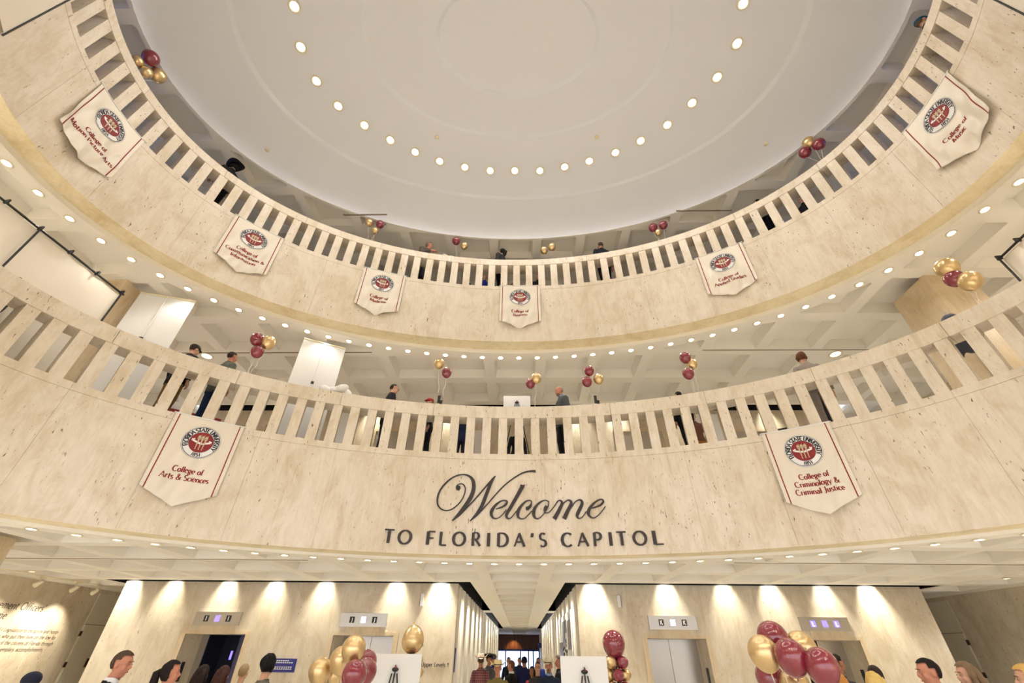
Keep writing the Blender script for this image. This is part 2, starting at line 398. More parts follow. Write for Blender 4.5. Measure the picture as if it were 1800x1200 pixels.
# ------------------------------------------------------------------ camera
CAM=Vector((.04207,-3.83558,1.8)); PT,RO,YA=[math.radians(a) for a in(36.24662,.61700,1.40532)]
def ray(u,v):
    c,s=math.cos(RO),math.sin(RO); u,v=c*u-s*v,s*u+c*v; cp,sp=math.cos(PT),math.sin(PT); x,y,z=u,cp-v*sp,sp+v*cp
    c,s=math.cos(YA),math.sin(YA); return Vector((c*x-s*y,s*x+c*y,z))
f_=ray(0,0); r_=ray(1,0)-f_; u_=ray(0,1)-f_
cd=bpy.data.cameras.new('camera'); cam=bpy.data.objects.new('camera',cd); COL.objects.link(cam); scene.camera=cam
cam.matrix_world=Matrix(((r_.x,u_.x,-f_.x,CAM.x),(r_.y,u_.y,-f_.y,CAM.y),(r_.z,u_.z,-f_.z,CAM.z),(0,0,0,1)))
cd.sensor_width=36; cd.lens=36*748.652/1800; cd.clip_start=.05; cd.clip_end=200
scene.view_settings.view_transform='Standard'; scene.view_settings.look='None'; scene.view_settings.gamma=1; scene.view_settings.exposure=.03
# ------------------------------------------------------------------ lamps
def spot(x,y,z,d,power,ang,blend=.6,size=.05,col=(1,.94,.86)):
    ld=bpy.data.lights.new('lamp','SPOT'); ld.energy=power; ld.spot_size=math.radians(ang); ld.spot_blend=blend; ld.shadow_soft_size=size; ld.color=col
    o=bpy.data.objects.new('lamp',ld); COL.objects.link(o); o.location=(x,y,z); o.rotation_euler=Vector(d).to_track_quat('-Z','Y').to_euler(); return o
tm=MB().lathe([(.062,.0),(.085,.0),(.088,-.006),(.085,-.012),(.062,-.012),(.058,.02),(.058,.05)],24).mesh('trim_ring',True); tm.materials.append(M['trim'])
lm=MB().lathe([(0.0001,.0),(.058,.0)],20).mesh('bulb'); lm.materials.append(M['lamp'])
def downlight(p,label,group,power,ang=110,n=None,scale=1,bulb=lm,col=(1,.94,.86)):
    root=empty('recessed_downlight',p,label,'light',group)
    if n is not None: root.rotation_euler=Vector((0,0,1)).rotation_difference(n).to_euler()
    root.scale=(scale,)*3
    for me,nm,dz in((tm,'trim_ring',0),(bulb,'bulb',-.004)):
        o=bpy.data.objects.new(nm,me); COL.objects.link(o); o.parent=root; o.location=(0,0,dz)
    if power: spot(p[0],p[1],p[2]-.03,(0,0,-1),power,ang,.7,.05,col)
for k in range(-26,27): downlight(E(k*.4545,.559,C1-.002),'small round downlight in the soffit ring under the lower balcony','downlights in the soffit under the lower balcony',26 if k%2==0 else 0,130)
for k in range(-27,28): downlight(E(k*.4512-.0,.559,C2-.002),'small round downlight in the soffit ring under the upper balcony','downlights in the soffit under the upper balcony',26 if k%2==0 else 0,130)
PD=38; PW=330; PC={C1:290,C2:230,C3:4}
lc=MB().lathe([(0.0001,.0),(.043,.0)],20).mesh('bulb'); lc.materials.append(M['lampcool'])
DL=[(-4.8,-.79),(-4.98,-.03),(-4.9,.69),(-4.57,1.28),(-4.05,1.78),(-3.47,2.19),(-2.86,2.54),(-2.22,2.82),(-1.53,3.01),(-.81,3.13),(-.1,3.14),(.62,3.15),(1.32,3.04),(2.0,2.87),(2.69,2.63),(3.31,2.3),(3.91,1.88),(4.38,1.34),(4.79,.75),(4.98,.05),(4.81,-.69)]
DL+=[(x,-y) for x,y in DL[3:18]]
for x,y in DL:
    k=math.hypot(x/A,y/B); z=domez(k)-.012; e=.01
    dzdk=(domez(k+e)-domez(k-e))/(2*e); n=Vector((-dzdk*x/A/A/k,-dzdk*y/B/B/k,1)).normalized()
    downlight((x,y,z),'bright recessed spotlight in the oval ring of the white dome ceiling','spotlights in the dome ceiling',0,110,n,1.5,lc)
    spot(x,y,z-.12,(x*.25/5,y*.25/5,-1),PD,150,.5,.10,(1,.92,.80))
for x,y in((-6.69,2.18),(6.49,2.22),(-2.2,2.16),(2.12,2.21)):
    k=math.hypot(x/A,y/B); z=domez(k)
    o=MB().lathe([(.001,-.03),(.04,-.03),(.055,-.015),(.055,.03)],16).build('smoke_detector','trim',None,True); o.location=(x,y,z)
    tag(o,'small round cream detector on the dome, %s'%{-6.69:'outermost on the left',6.49:'outermost on the right',-2.2:'inner one left of centre',2.12:'inner one right of centre'}[x],'detector')
# wall washers hidden in the black recess above the lift walls
for x in(-9.73,-8.65,-7.28,-6.07,-4.83,-3.05,-1.95): spot(x,8.08,C1+.42,(0,.05,-1),PW*(1.6 if x in(-9.73,-1.95) else 1),62,1,.05,(1,.94,.80))
for x in(1.8,3.58,4.99,6.1,7.37,8.45): spot(x,8.08,C1+.42,(0,.05,-1),PW*(1.8 if x in(1.8,8.45) else 1),62,1,.05,(1,.94,.80))
for y in(9,10.5,12,13.5,15,18.5,20.5,22.5,24.5,26.5,28.5):
    for sx in(-1,1): spot(-.05+sx*1.22,y,C1+.08,(sx*.12,0,-1),PW*.6,75,.8,.03,(1,.92,.76))
# track heads on the side walls
def trackhead(x,y,i):
    root=empty('track_spotlight',(x,y,C1-.02),'white track spotlight aimed at the left wall, %s of the three'%('nearest','middle','farthest')[i],'light','track spotlights at the left wall')
    MB().box(-.03,.03,-.10,.10,-.03,.02).build('mount','trim',root)
    MB().tube([(0,0,-.03),(-.02,0,-.12)],.012,8).build('arm','trim',root)
    MB().tube([(.07,0,-.10),(-.03,0,-.16),(-.08,0,-.19)],[.035,.05,.055],14).build('lamp_head','trim',root,True)
    spot(x-.12,y,C1-.26,(-.75,0,-1),PW*.38,80,.8,.04,(1,.9,.72))
for i,y in enumerate((7.35,8.35,9.0)): trackhead(-11.25,y,i)
tag(MB().box(-11.27,-11.23,4.5,9.6,C1-.012,C1+.0).build('light_track','trim'),'white ceiling track along the left wall carrying three spotlights','light track')
# round ceiling lights of the balconies and ground floor, mostly added out of view
def disc(x,y,z,p,label,group,k=1.9):
    root=empty('round_ceiling_light',(x,y,z-.002),label,'light',group)
    for me,nm,dz in((tm,'trim_ring',0),(lm,'bulb',-.004)):
        o=bpy.data.objects.new(nm,me); COL.objects.link(o); o.parent=root; o.location=(0,0,dz)
    root.scale=(k,k,1.2)
    spot(x,y,z-.05,(0,0,-1),p,150,.6,.1,(1,.94,.86))
gxs=[-10.3,-8.1,-5.65,-2.95,-.22,2.5,5.22,7.99,10.3]
for z,nm in((C1,'ground floor'),(C2,'lower balcony'),(C3,'upper balcony')):  # unseen lamps added at back and sides to brighten floors and ceilings
    for x in gxs:
        for y in(-7.9,-5.4):
            disc(x,y,z,PC[z],'added out-of-view round light in the coffered ceiling over the %s'%nm,'added out-of-view round lights in the coffered ceiling over the %s'%nm)
    for x in(-10.3,10.3):
        for y in(-2,1.6): disc(x,y,z,PC[z],'added out-of-view round light in the coffered ceiling over the %s'%nm,'added out-of-view round lights in the coffered ceiling over the %s'%nm)
disc(-8.11,5.17,C2,PC[C2],'round white light in the lower balcony ceiling at the left, beside the capped man','round lights by the corners')
disc(7.99,5.17,C2,PC[C2],'round white light in the lower balcony ceiling, right of the woman with the hair clip','round lights by the corners')
for x,l in((-10.89,'left'),(10.4,'right')): disc(x,6.68,C1,150,'round light in the ground floor ceiling near the %s side wall'%l,'round lights by the side walls',.9)
for x in(-7.3,-4.6,-2.2,1.8,3.0,5.2,7.6): spot(x,8.06,C2+.3,(0,.05,-1),PW*.8,66,1,.05,(1,.94,.80))
# ------------------------------------------------------------------ stroke lettering
def arcp(cx,cy,rx,ry,a0,a1,n=10): return [(cx+rx*math.cos(math.radians(a0+(a1-a0)*i/n)),cy+ry*math.sin(math.radians(a0+(a1-a0)*i/n))) for i in range(n+1)]
a_=arcp
G={ # glyph: (advance, strokes); cap height 1, x-height .62
'A':(.86,[[(.04,0),(.42,1)],[(.40,1),(.80,0)],[(.18,.34),(.66,.34)]]),
'B':(.70,[[(.14,0),(.14,1)],[(.14,1),(.38,1)]+a_(.38,.76,.2,.24,90,-90),[(.14,.52),(.40,.52)]+a_(.40,.26,.24,.26,90,-90)+[(.14,0)]]),
'C':(.80,[a_(.44,.5,.37,.5,48,312,16)]),
'D':(.84,[[(.14,0),(.14,1)],[(.14,1),(.36,1)]+a_(.36,.5,.40,.5,90,-90,14)+[(.14,0)]]),
'E':(.66,[[(.14,0),(.14,1)],[(.14,1),(.58,1)],[(.14,.52),(.50,.52)],[(.14,0),(.60,0)]]),
'F':(.60,[[(.14,0),(.14,1)],[(.14,1),(.56,1)],[(.14,.50),(.48,.50)]]),
'H':(.82,[[(.14,0),(.14,1)],[(.68,0),(.68,1)],[(.14,.5),(.68,.5)]]),
'I':(.30,[[(.15,0),(.15,1)]]),
'J':(.42,[[(.28,1),(.28,.1),(.2,-.08),(.04,-.14)]]),
'K':(.74,[[(.14,0),(.14,1)],[(.62,1),(.18,.5)],[(.28,.58),(.68,0)]]),
'L':(.60,[[(.14,0),(.14,1)],[(.14,0),(.58,0)]]),
'M':(1.0,[[(.12,0),(.16,1)],[(.16,1),(.5,.08)],[(.5,.08),(.84,1)],[(.84,1),(.88,0)]]),
'N':(.84,[[(.14,0),(.14,1)],[(.14,1),(.70,0)],[(.70,0),(.70,1)]]),
'O':(.94,[a_(.47,.5,.40,.5,90,450,22)]),
'P':(.66,[[(.14,0),(.14,1)],[(.14,1),(.36,1)]+a_(.36,.73,.24,.27,90,-90)+[(.14,.46)]]),
'R':(.74,[[(.14,0),(.14,1)],[(.14,1),(.36,1)]+a_(.36,.75,.22,.25,90,-90)+[(.14,.50)],[(.34,.50),(.70,0)]]),
'S':(.60,[a_(.31,.75,.22,.25,40,270,10)+a_(.30,.25,.24,.25,90,-140,10)]),
'T':(.72,[[(.36,0),(.36,1)],[(.04,1),(.68,1)]]),
'U':(.80,[[(.14,1),(.14,.32)]+a_(.40,.30,.26,.30,180,360,10)+[(.66,1)]]),
'V':(.78,[[(.06,1),(.39,0)],[(.39,0),(.72,1)]]),
'Y':(.74,[[(.05,1),(.37,.46)],[(.69,1),(.37,.46)],[(.37,.48),(.37,0)]]),
'a':(.54,[[(.42,.44),(.42,0)],a_(.26,.44,.16,.18,150,0,7),[(.42,.36)]+a_(.24,.18,.16,.18,90,270,8)+[(.42,.1)]]),
'b':(.60,[[(.12,0),(.12,1.02)],a_(.31,.31,.20,.31,160,-160,14)]),
'c':(.48,[a_(.29,.31,.22,.31,48,312,12)]),
'd':(.60,[[(.47,0),(.47,1.02)],a_(.28,.31,.20,.31,20,340,14)]),
'e':(.52,[[(.08,.33),(.46,.33)]+a_(.27,.31,.20,.31,0,310,14)]),
'f':(.34,[[(.15,0),(.15,.8),(.20,.96),(.34,1.02)],[(.03,.60),(.32,.60)]]),
'g':(.56,[a_(.27,.38,.17,.24,90,450,12),[(.14,.20),(.12,.06),(.40,.02),(.46,-.12),(.30,-.26),(.12,-.22),(.08,-.10),(.2,.02)],[(.38,.56),(.52,.60)]]),
'h':(.62,[[(.12,0),(.12,1.02)],[(.12,.44)]+a_(.31,.42,.19,.20,150,0,7)+[(.50,0)]]),
'i':(.26,[[(.13,0),(.13,.62)],[(.13,.84),(.13,.90)]]),
'l':(.26,[[(.13,0),(.13,1.02)]]),
'm':(.92,[[(.12,0),(.12,.62)],[(.12,.44)]+a_(.28,.44,.17,.18,150,0,6)+[(.45,0)],[(.45,.44)]+a_(.61,.44,.17,.18,150,0,6)+[(.78,0)]]),
'n':(.62,[[(.12,0),(.12,.62)],[(.12,.44)]+a_(.31,.42,.19,.20,150,0,7)+[(.50,0)]]),
'o':(.58,[a_(.29,.31,.22,.31,90,450,16)]),
'p':(.60,[[(.12,-.3),(.12,.62)],a_(.31,.31,.20,.31,160,-160,14)]),
'r':(.42,[[(.12,0),(.12,.62)],[(.12,.42),(.22,.58),(.38,.58)]]),
's':(.44,[a_(.23,.47,.15,.15,40,270,8)+a_(.22,.16,.16,.16,90,-140,8)]),
't':(.38,[[(.16,.84),(.16,.14),(.22,.02),(.34,.03)],[(.03,.60),(.34,.60)]]),
'u':(.62,[[(.12,.62),(.12,.2)]+a_(.29,.2,.17,.2,180,340,7),[(.48,.62),(.48,0)]]),
'v':(.54,[[(.04,.62),(.27,0)],[(.27,0),(.50,.62)]]),
'w':(.80,[[(.04,.62),(.22,0)],[(.22,0),(.40,.60)],[(.40,.60),(.58,0)],[(.58,0),(.76,.62)]]),
'x':(.54,[[(.06,.62),(.48,0)],[(.48,.62),(.06,0)]]),
'y':(.54,[[(.04,.62),(.28,.02)],[(.50,.62),(.20,-.24),(.06,-.28)]]),
'z':(.50,[[(.08,.60),(.44,.60),(.08,0),(.46,0)]]),
'1':(.5,[[(.27,0),(.27,1),(.10,.86)]]),'8':(.6,[a_(.3,.75,.19,.25,90,450,12),a_(.3,.25,.23,.26,90,450,12)]),
'5':(.58,[[(.50,1),(.18,1),(.14,.56)]+a_(.27,.31,.23,.31,110,-130,10)]),
'2':(.58,[a_(.28,.74,.20,.26,160,-30,8)+[(.08,0),(.52,0)]]),'0':(.6,[a_(.3,.5,.22,.5,90,450,14)]),'4':(.6,[[(.42,0),(.42,1),(.06,.3),(.56,.3)]]),
'&':(.86,[[(.78,.5),(.62,.16),(.40,0),(.18,.06),(.12,.28),(.26,.5),(.44,.66),(.48,.86),(.36,1),(.22,.9),(.24,.7),(.44,.4),(.78,0)]]),
"'":(.22,[[(.14,1),(.08,.72)]]),'.':(.24,[[(.1,.0),(.14,.06)]]),' ':(.34,[]),',':(.2,[[(.12,.05),(.06,-.14)]]),
'^':(.60,[[(.30,0),(.30,.85)],[(.08,.55),(.30,.88)],[(.52,.55),(.30,.88)]]),
}
def stroke_poly(pts,w):      # w: list of full widths ; returns verts, quads
    n=len(pts); vs=[]; fs=[]
    for i,p in enumerate(pts):
        a=pts[max(i-1,0)]; b_=pts[min(i+1,n-1)]; dx,dy=b_[0]-a[0],b_[1]-a[1]; L=math.hypot(dx,dy) or 1
        nx,ny=-dy/L*w[i]/2,dx/L*w[i]/2; vs+=[(p[0]+nx,p[1]+ny),(p[0]-nx,p[1]-ny)]
    for i in range(n-1): fs.append((2*i+1,2*i+3,2*i+2,2*i))
    return vs,fs
def disc_poly(c,r,n=18): return [(c[0]+r*math.cos(2*pi*k/n),c[1]+r*math.sin(2*pi*k/n)) for k in range(n)],[tuple(range(n))]
def glyph(ch,thick=.15,thin=.07,serif=.0,closed_w=None):
    adv,ss=G[ch]; out=[]
    for st in ss:
        n=len(st); loop=n>3 and math.hypot(st[0][0]-st[-1][0],st[0][1]-st[-1][1])<1e-3
        pts=[]
        for i in range(n-1):
            k=1; pts+= [(st[i][0]+(st[i+1][0]-st[i][0])*j/k,st[i][1]+(st[i+1][1]-st[i][1])*j/k) for j in range(k)]
        pts.append(st[-1]); w=[]
        for i in range(n):
            a=pts[max(i-1,0)]; b_=pts[min(i+1,n-1)]
            if loop and i in(0,n-1): a,b_=pts[-2],pts[1]
            dx,dy=b_[0]-a[0],b_[1]-a[1]; L=math.hypot(dx,dy) or 1; up=dx*dy>0 and abs(dx)>.2*L
            f=abs(dy)/L; f=f**1.3
            if ch in 'AVMYNWvwyKxK' and up: f*=.25
            w.append(thin+(thick-thin)*f)
        # split sharp corners
        vs,fs=stroke_poly(pts,w); out.append((vs,fs))
        if serif and n>=2:
            for e,q in((0,1),(-1,-2)):
                p,p2=pts[e],pts[q]
                if abs(p[1]-p2[1])>.25 and abs(p[0]-p2[0])<1.0*abs(p[1]-p2[1]) and (abs(p[1])<.02 or abs(p[1]-1)<.03 or abs(p[1]-.62)<.02 or p[1]<-.28):
                    one=(abs(p[1]-1.02)<.03 and ch in'lhbdk') or abs(p[1]-.62)<.01 and ch in 'imnru'
                    x0=p[0]-serif; x1=p[0]+(serif if not one else thick*.45); h=.05; y=p[1]+(h/2 if p[1]<.1 else -h/2)
                    out.append(([(x0,y-h/2),(x1,y-h/2),(x1,y+h/2),(x0,y+h/2)],[(0,1,2,3)]))
    return adv,out
def text_geo(txt,h,thick=.15,thin=.07,serif=0,track=0.,shear=0):
    x=0; polys=[]
    for ch in txt:
        adv,gl=glyph(ch,thick,thin,serif)
        for vs,fs in gl: polys.append(([((x+vx+shear*vy)*h,vy*h) for vx,vy in vs],fs))
        x+=adv+track
    return (x-track)*h,polys
def put(mb,polys,f,thick=0,mi=0):     # f(u,v,d)->xyz ; d outward distance
    for vs,fs in polys:
        n=len(vs)
        if thick:
            allv=[f(u,v,thick) for u,v in vs]+[f(u,v,0) for u,v in vs]; F=[tuple(q) for q in fs]
            ed={}
            for q in fs:
                for i in range(len(q)): ed[(q[i],q[(i+1)%len(q)])]=1
            for (i,j) in ed:
                if (j,i) not in ed: F.append((j,i,i+n,j+n))
            mb.add(allv,F,mi)
        else: mb.add([f(u,v,0) for u,v in vs],fs,mi)
def onface(s0,z0,off=0):
    def f(u,v,d):
        e=E(s0+u,-(off+d)); return (e.x,e.y,z0+v)
    return f
WELCOME=[[(-1.205,4.441,0.0937),(-1.205,4.441,0.0937)],[(-1.233,4.414,0.0156),(-1.245,4.453,0.0134),(-1.232,4.492,0.0134),(-1.192,4.519,0.0157),(-1.136,4.524,0.0158),(-1.088,4.492,0.0202),(-1.063,4.425,0.0223),(-1.071,4.337,0.0221),(-1.112,4.226,0.0197),(-1.192,4.116,0.0194),(-1.293,4.034,0.0192),(-1.399,4.004,0.017),(-1.488,4.027,0.0212),(-1.554,4.082,0.0277),(-1.585,4.166,0.0344),(-1.582,4.285,0.037),(-1.54,4.408,0.0353),(-1.462,4.523,0.0314),(-1.359,4.624,0.0272),(-1.24,4.692,0.0229),(-1.127,4.713,0.0207),(-1.035,4.699,0.0299),(-0.963,4.655,0.048),(-0.919,4.587,0.0659),(-0.899,4.497,0.0721),(-0.904,4.397,0.0758),(-0.934,4.297,0.0772),(-0.983,4.197,0.0763),(-1.048,4.099,0.0668),(-1.117,4.002,0.0576),(-1.186,3.917,0.0422),(-1.269,3.827,0.0167)],[(-1.269,3.827,0.0146),(-1.173,3.899,0.0253),(-1.093,3.977,0.0276),(-1.013,4.068,0.0258),(-0.889,4.2,0.024),(-0.754,4.367,0.0245),(-0.615,4.538,0.0249),(-0.478,4.701,0.0162)],[(-0.475,4.701,0.0138),(-0.527,4.631,0.0458),(-0.569,4.539,0.0635),(-0.61,4.425,0.065),(-0.66,4.281,0.0662),(-0.709,4.139,0.0674),(-0.769,4.021,0.06),(-0.839,3.926,0.0424),(-0.931,3.826,0.0147)],[(-0.931,3.826,0.0147),(-0.828,3.916,0.0254),(-0.735,4.011,0.0236),(-0.599,4.163,0.0196),(-0.471,4.317,0.02),(-0.307,4.497,0.0203),(-0.138,4.635,0.0206),(0.046,4.752,0.0232),(0.185,4.796,0.0303),(0.301,4.804,0.0373),(0.341,4.798,0.0372)],[(-0.446,4.056,0.0151),(-0.354,4.086,0.026),(-0.277,4.124,0.0369),(-0.234,4.173,0.0371),(-0.234,4.206,0.0285),(-0.279,4.219,0.0198),(-0.345,4.208,0.0219),(-0.433,4.149,0.0392),(-0.496,4.074,0.0562),(-0.532,3.994,0.0621),(-0.522,3.932,0.0489),(-0.479,3.888,0.0275),(-0.414,3.886,0.0169),(-0.35,3.923,0.0149),(-0.286,3.992,0.015),(-0.243,4.05,0.0151)],[(0.081,4.513,0.0747),(-0.001,4.366,0.0691),(-0.09,4.212,0.0658),(-0.166,4.083,0.0627),(-0.231,3.977,0.0556),(-0.239,3.925,0.0468),(-0.207,3.886,0.0275),(-0.153,3.899,0.017),(-0.099,3.957,0.0149),(-0.045,4.025,0.0151)],[(0.028,4.52,0.0226),(0.079,4.511,0.0226),(0.124,4.524,0.0113)],[(0.166,4.073,0.0691),(0.167,4.073,0.0691)],[(0.175,4.073,0.054),(0.222,4.116,0.0477),(0.245,4.169,0.024),(0.244,4.207,0.0197),(0.199,4.223,0.0175),(0.132,4.202,0.0263),(0.054,4.127,0.0456),(-0.006,4.041,0.0603),(-0.021,3.968,0.0598),(-0.01,3.916,0.0425),(0.042,3.883,0.0212),(0.108,3.89,0.0148),(0.173,3.947,0.0149),(0.251,4.026,0.015)],[(0.532,4.222,0.0175),(0.454,4.209,0.024),(0.364,4.148,0.0391),(0.301,4.063,0.056),(0.283,3.979,0.0619),(0.293,3.927,0.0488),(0.325,3.89,0.0275),(0.368,3.885,0.0169),(0.434,3.926,0.0148),(0.502,3.999,0.015),(0.554,4.082,0.0194),(0.579,4.157,0.0195),(0.576,4.2,0.0196),(0.532,4.222,0.0175)],[(0.541,4.114,0.054),(0.513,4.072,0.0667),(0.494,4.025,0.0428)],[(0.486,4.009,0.0214),(0.523,3.986,0.0149),(0.578,3.998,0.0149),(0.635,4.05,0.015),(0.705,4.134,0.0151),(0.752,4.198,0.0196),(0.797,4.218,0.024),(0.834,4.194,0.0391),(0.837,4.153,0.0562),(0.8,4.08,0.0644),(0.752,3.996,0.0702),(0.675,3.878,0.0778)],[(0.775,4.027,0.0107),(0.835,4.121,0.0172),(0.894,4.185,0.0173),(0.957,4.221,0.0217),(1.005,4.202,0.0412),(1.018,4.161,0.0539),(0.987,4.098,0.0643),(0.937,4.014,0.0702),(0.861,3.876,0.0776)],[(0.971,4.024,0.0106),(1.031,4.107,0.0171),(1.091,4.181,0.0173),(1.165,4.22,0.0216),(1.213,4.205,0.0432),(1.225,4.156,0.0579),(1.198,4.093,0.0619),(1.142,4.0,0.0634),(1.11,3.938,0.0546),(1.122,3.892,0.0314),(1.164,3.881,0.0167),(1.22,3.916,0.0146),(1.293,4.007,0.0148)],[(1.394,4.057,0.0148),(1.482,4.08,0.0254),(1.572,4.114,0.036),(1.626,4.165,0.0383),(1.625,4.203,0.0278),(1.584,4.218,0.0214),(1.505,4.189,0.0278),(1.423,4.127,0.0405),(1.356,4.052,0.055),(1.328,3.985,0.061),(1.334,3.934,0.0481),(1.377,3.891,0.027),(1.43,3.885,0.0166),(1.509,3.929,0.0146),(1.592,4.009,0.0146),(1.66,4.085,0.0168)]]
CAPS=[('T',-2.477,-2.303),('O',-2.234,-1.971),('F',-1.714,-1.558),('L',-1.475,-1.34),('O',-1.242,-0.98),('R',-0.875,-0.703),('I',-0.594,-0.536),('D',-0.406,-0.184),('A',-0.097,0.122),("'",0.214,0.28),('S',0.371,0.522),('C',0.774,0.985),('A',1.074,1.293),('P',1.373,1.538),('I',1.655,1.713),('T',1.798,1.97),('O',2.072,2.335),('L',2.425,2.601)]

def crom(pts,k=5):
    out=[]; n=len(pts)
    for i in range(n-1):
        p0,p1,p2,p3=pts[max(i-1,0)],pts[i],pts[i+1],pts[min(i+2,n-1)]
        for j in range(k):
            t=j/k; out.append(tuple(.5*((2*p1[c])+(-p0[c]+p2[c])*t+(2*p0[c]-5*p1[c]+4*p2[c]-p3[c])*t*t+(-p0[c]+3*p1[c]-3*p2[c]+p3[c])*t**3) for c in range(3)))
    out.append(pts[-1]); return out
mb=MB(); f=onface(0,0,.004)
for st in WELCOME:
    if len(st)==2: put(mb,[disc_poly(st[0][:2],st[0][2]/2)],f,.02); continue
    c=crom(st) if len(st)>3 else st
    vs,fs=stroke_poly([p[:2] for p in c],[p[2] for p in c]); put(mb,[(vs,fs)],f,.02)
tag(mb.build('script_lettering','letter'),'large dark flowing script lettering reading Welcome on the lower balcony face','lettering')
wd=['TO']*2+["FLORIDA'S"]*9+['CAPITOL']*7
names={"'":'apostrophe'}
seen={}
for i,(ch,s0,s1) in enumerate(CAPS):
    adv,gl=glyph(ch,.20,.105); xs=[v[0] for vs,_ in gl for v in vs]; x0,x1=min(xs),max(xs); H=.226
    k=(s1-s0)/(x1-x0)
    mb=MB()
    put(mb,[([((vx-x0)*k,vy*H) for vx,vy in vs],fs) for vs,fs in gl],onface(s0,3.396,.004),.02)
    key=(wd[i],ch); seen[key]=seen.get(key,0)+1
    nxt={'O':'first' if (i==6 or i==4) else 'the'}
    lab='dark capital letter %s in the word %s on the lower balcony face'%(ch,wd[i]) if ch!="'" else "dark apostrophe before the S of FLORIDA'S on the lower balcony face"
    tag(mb.build('sign_letter','letter'),lab,'letter',"capital letters under the script lettering")
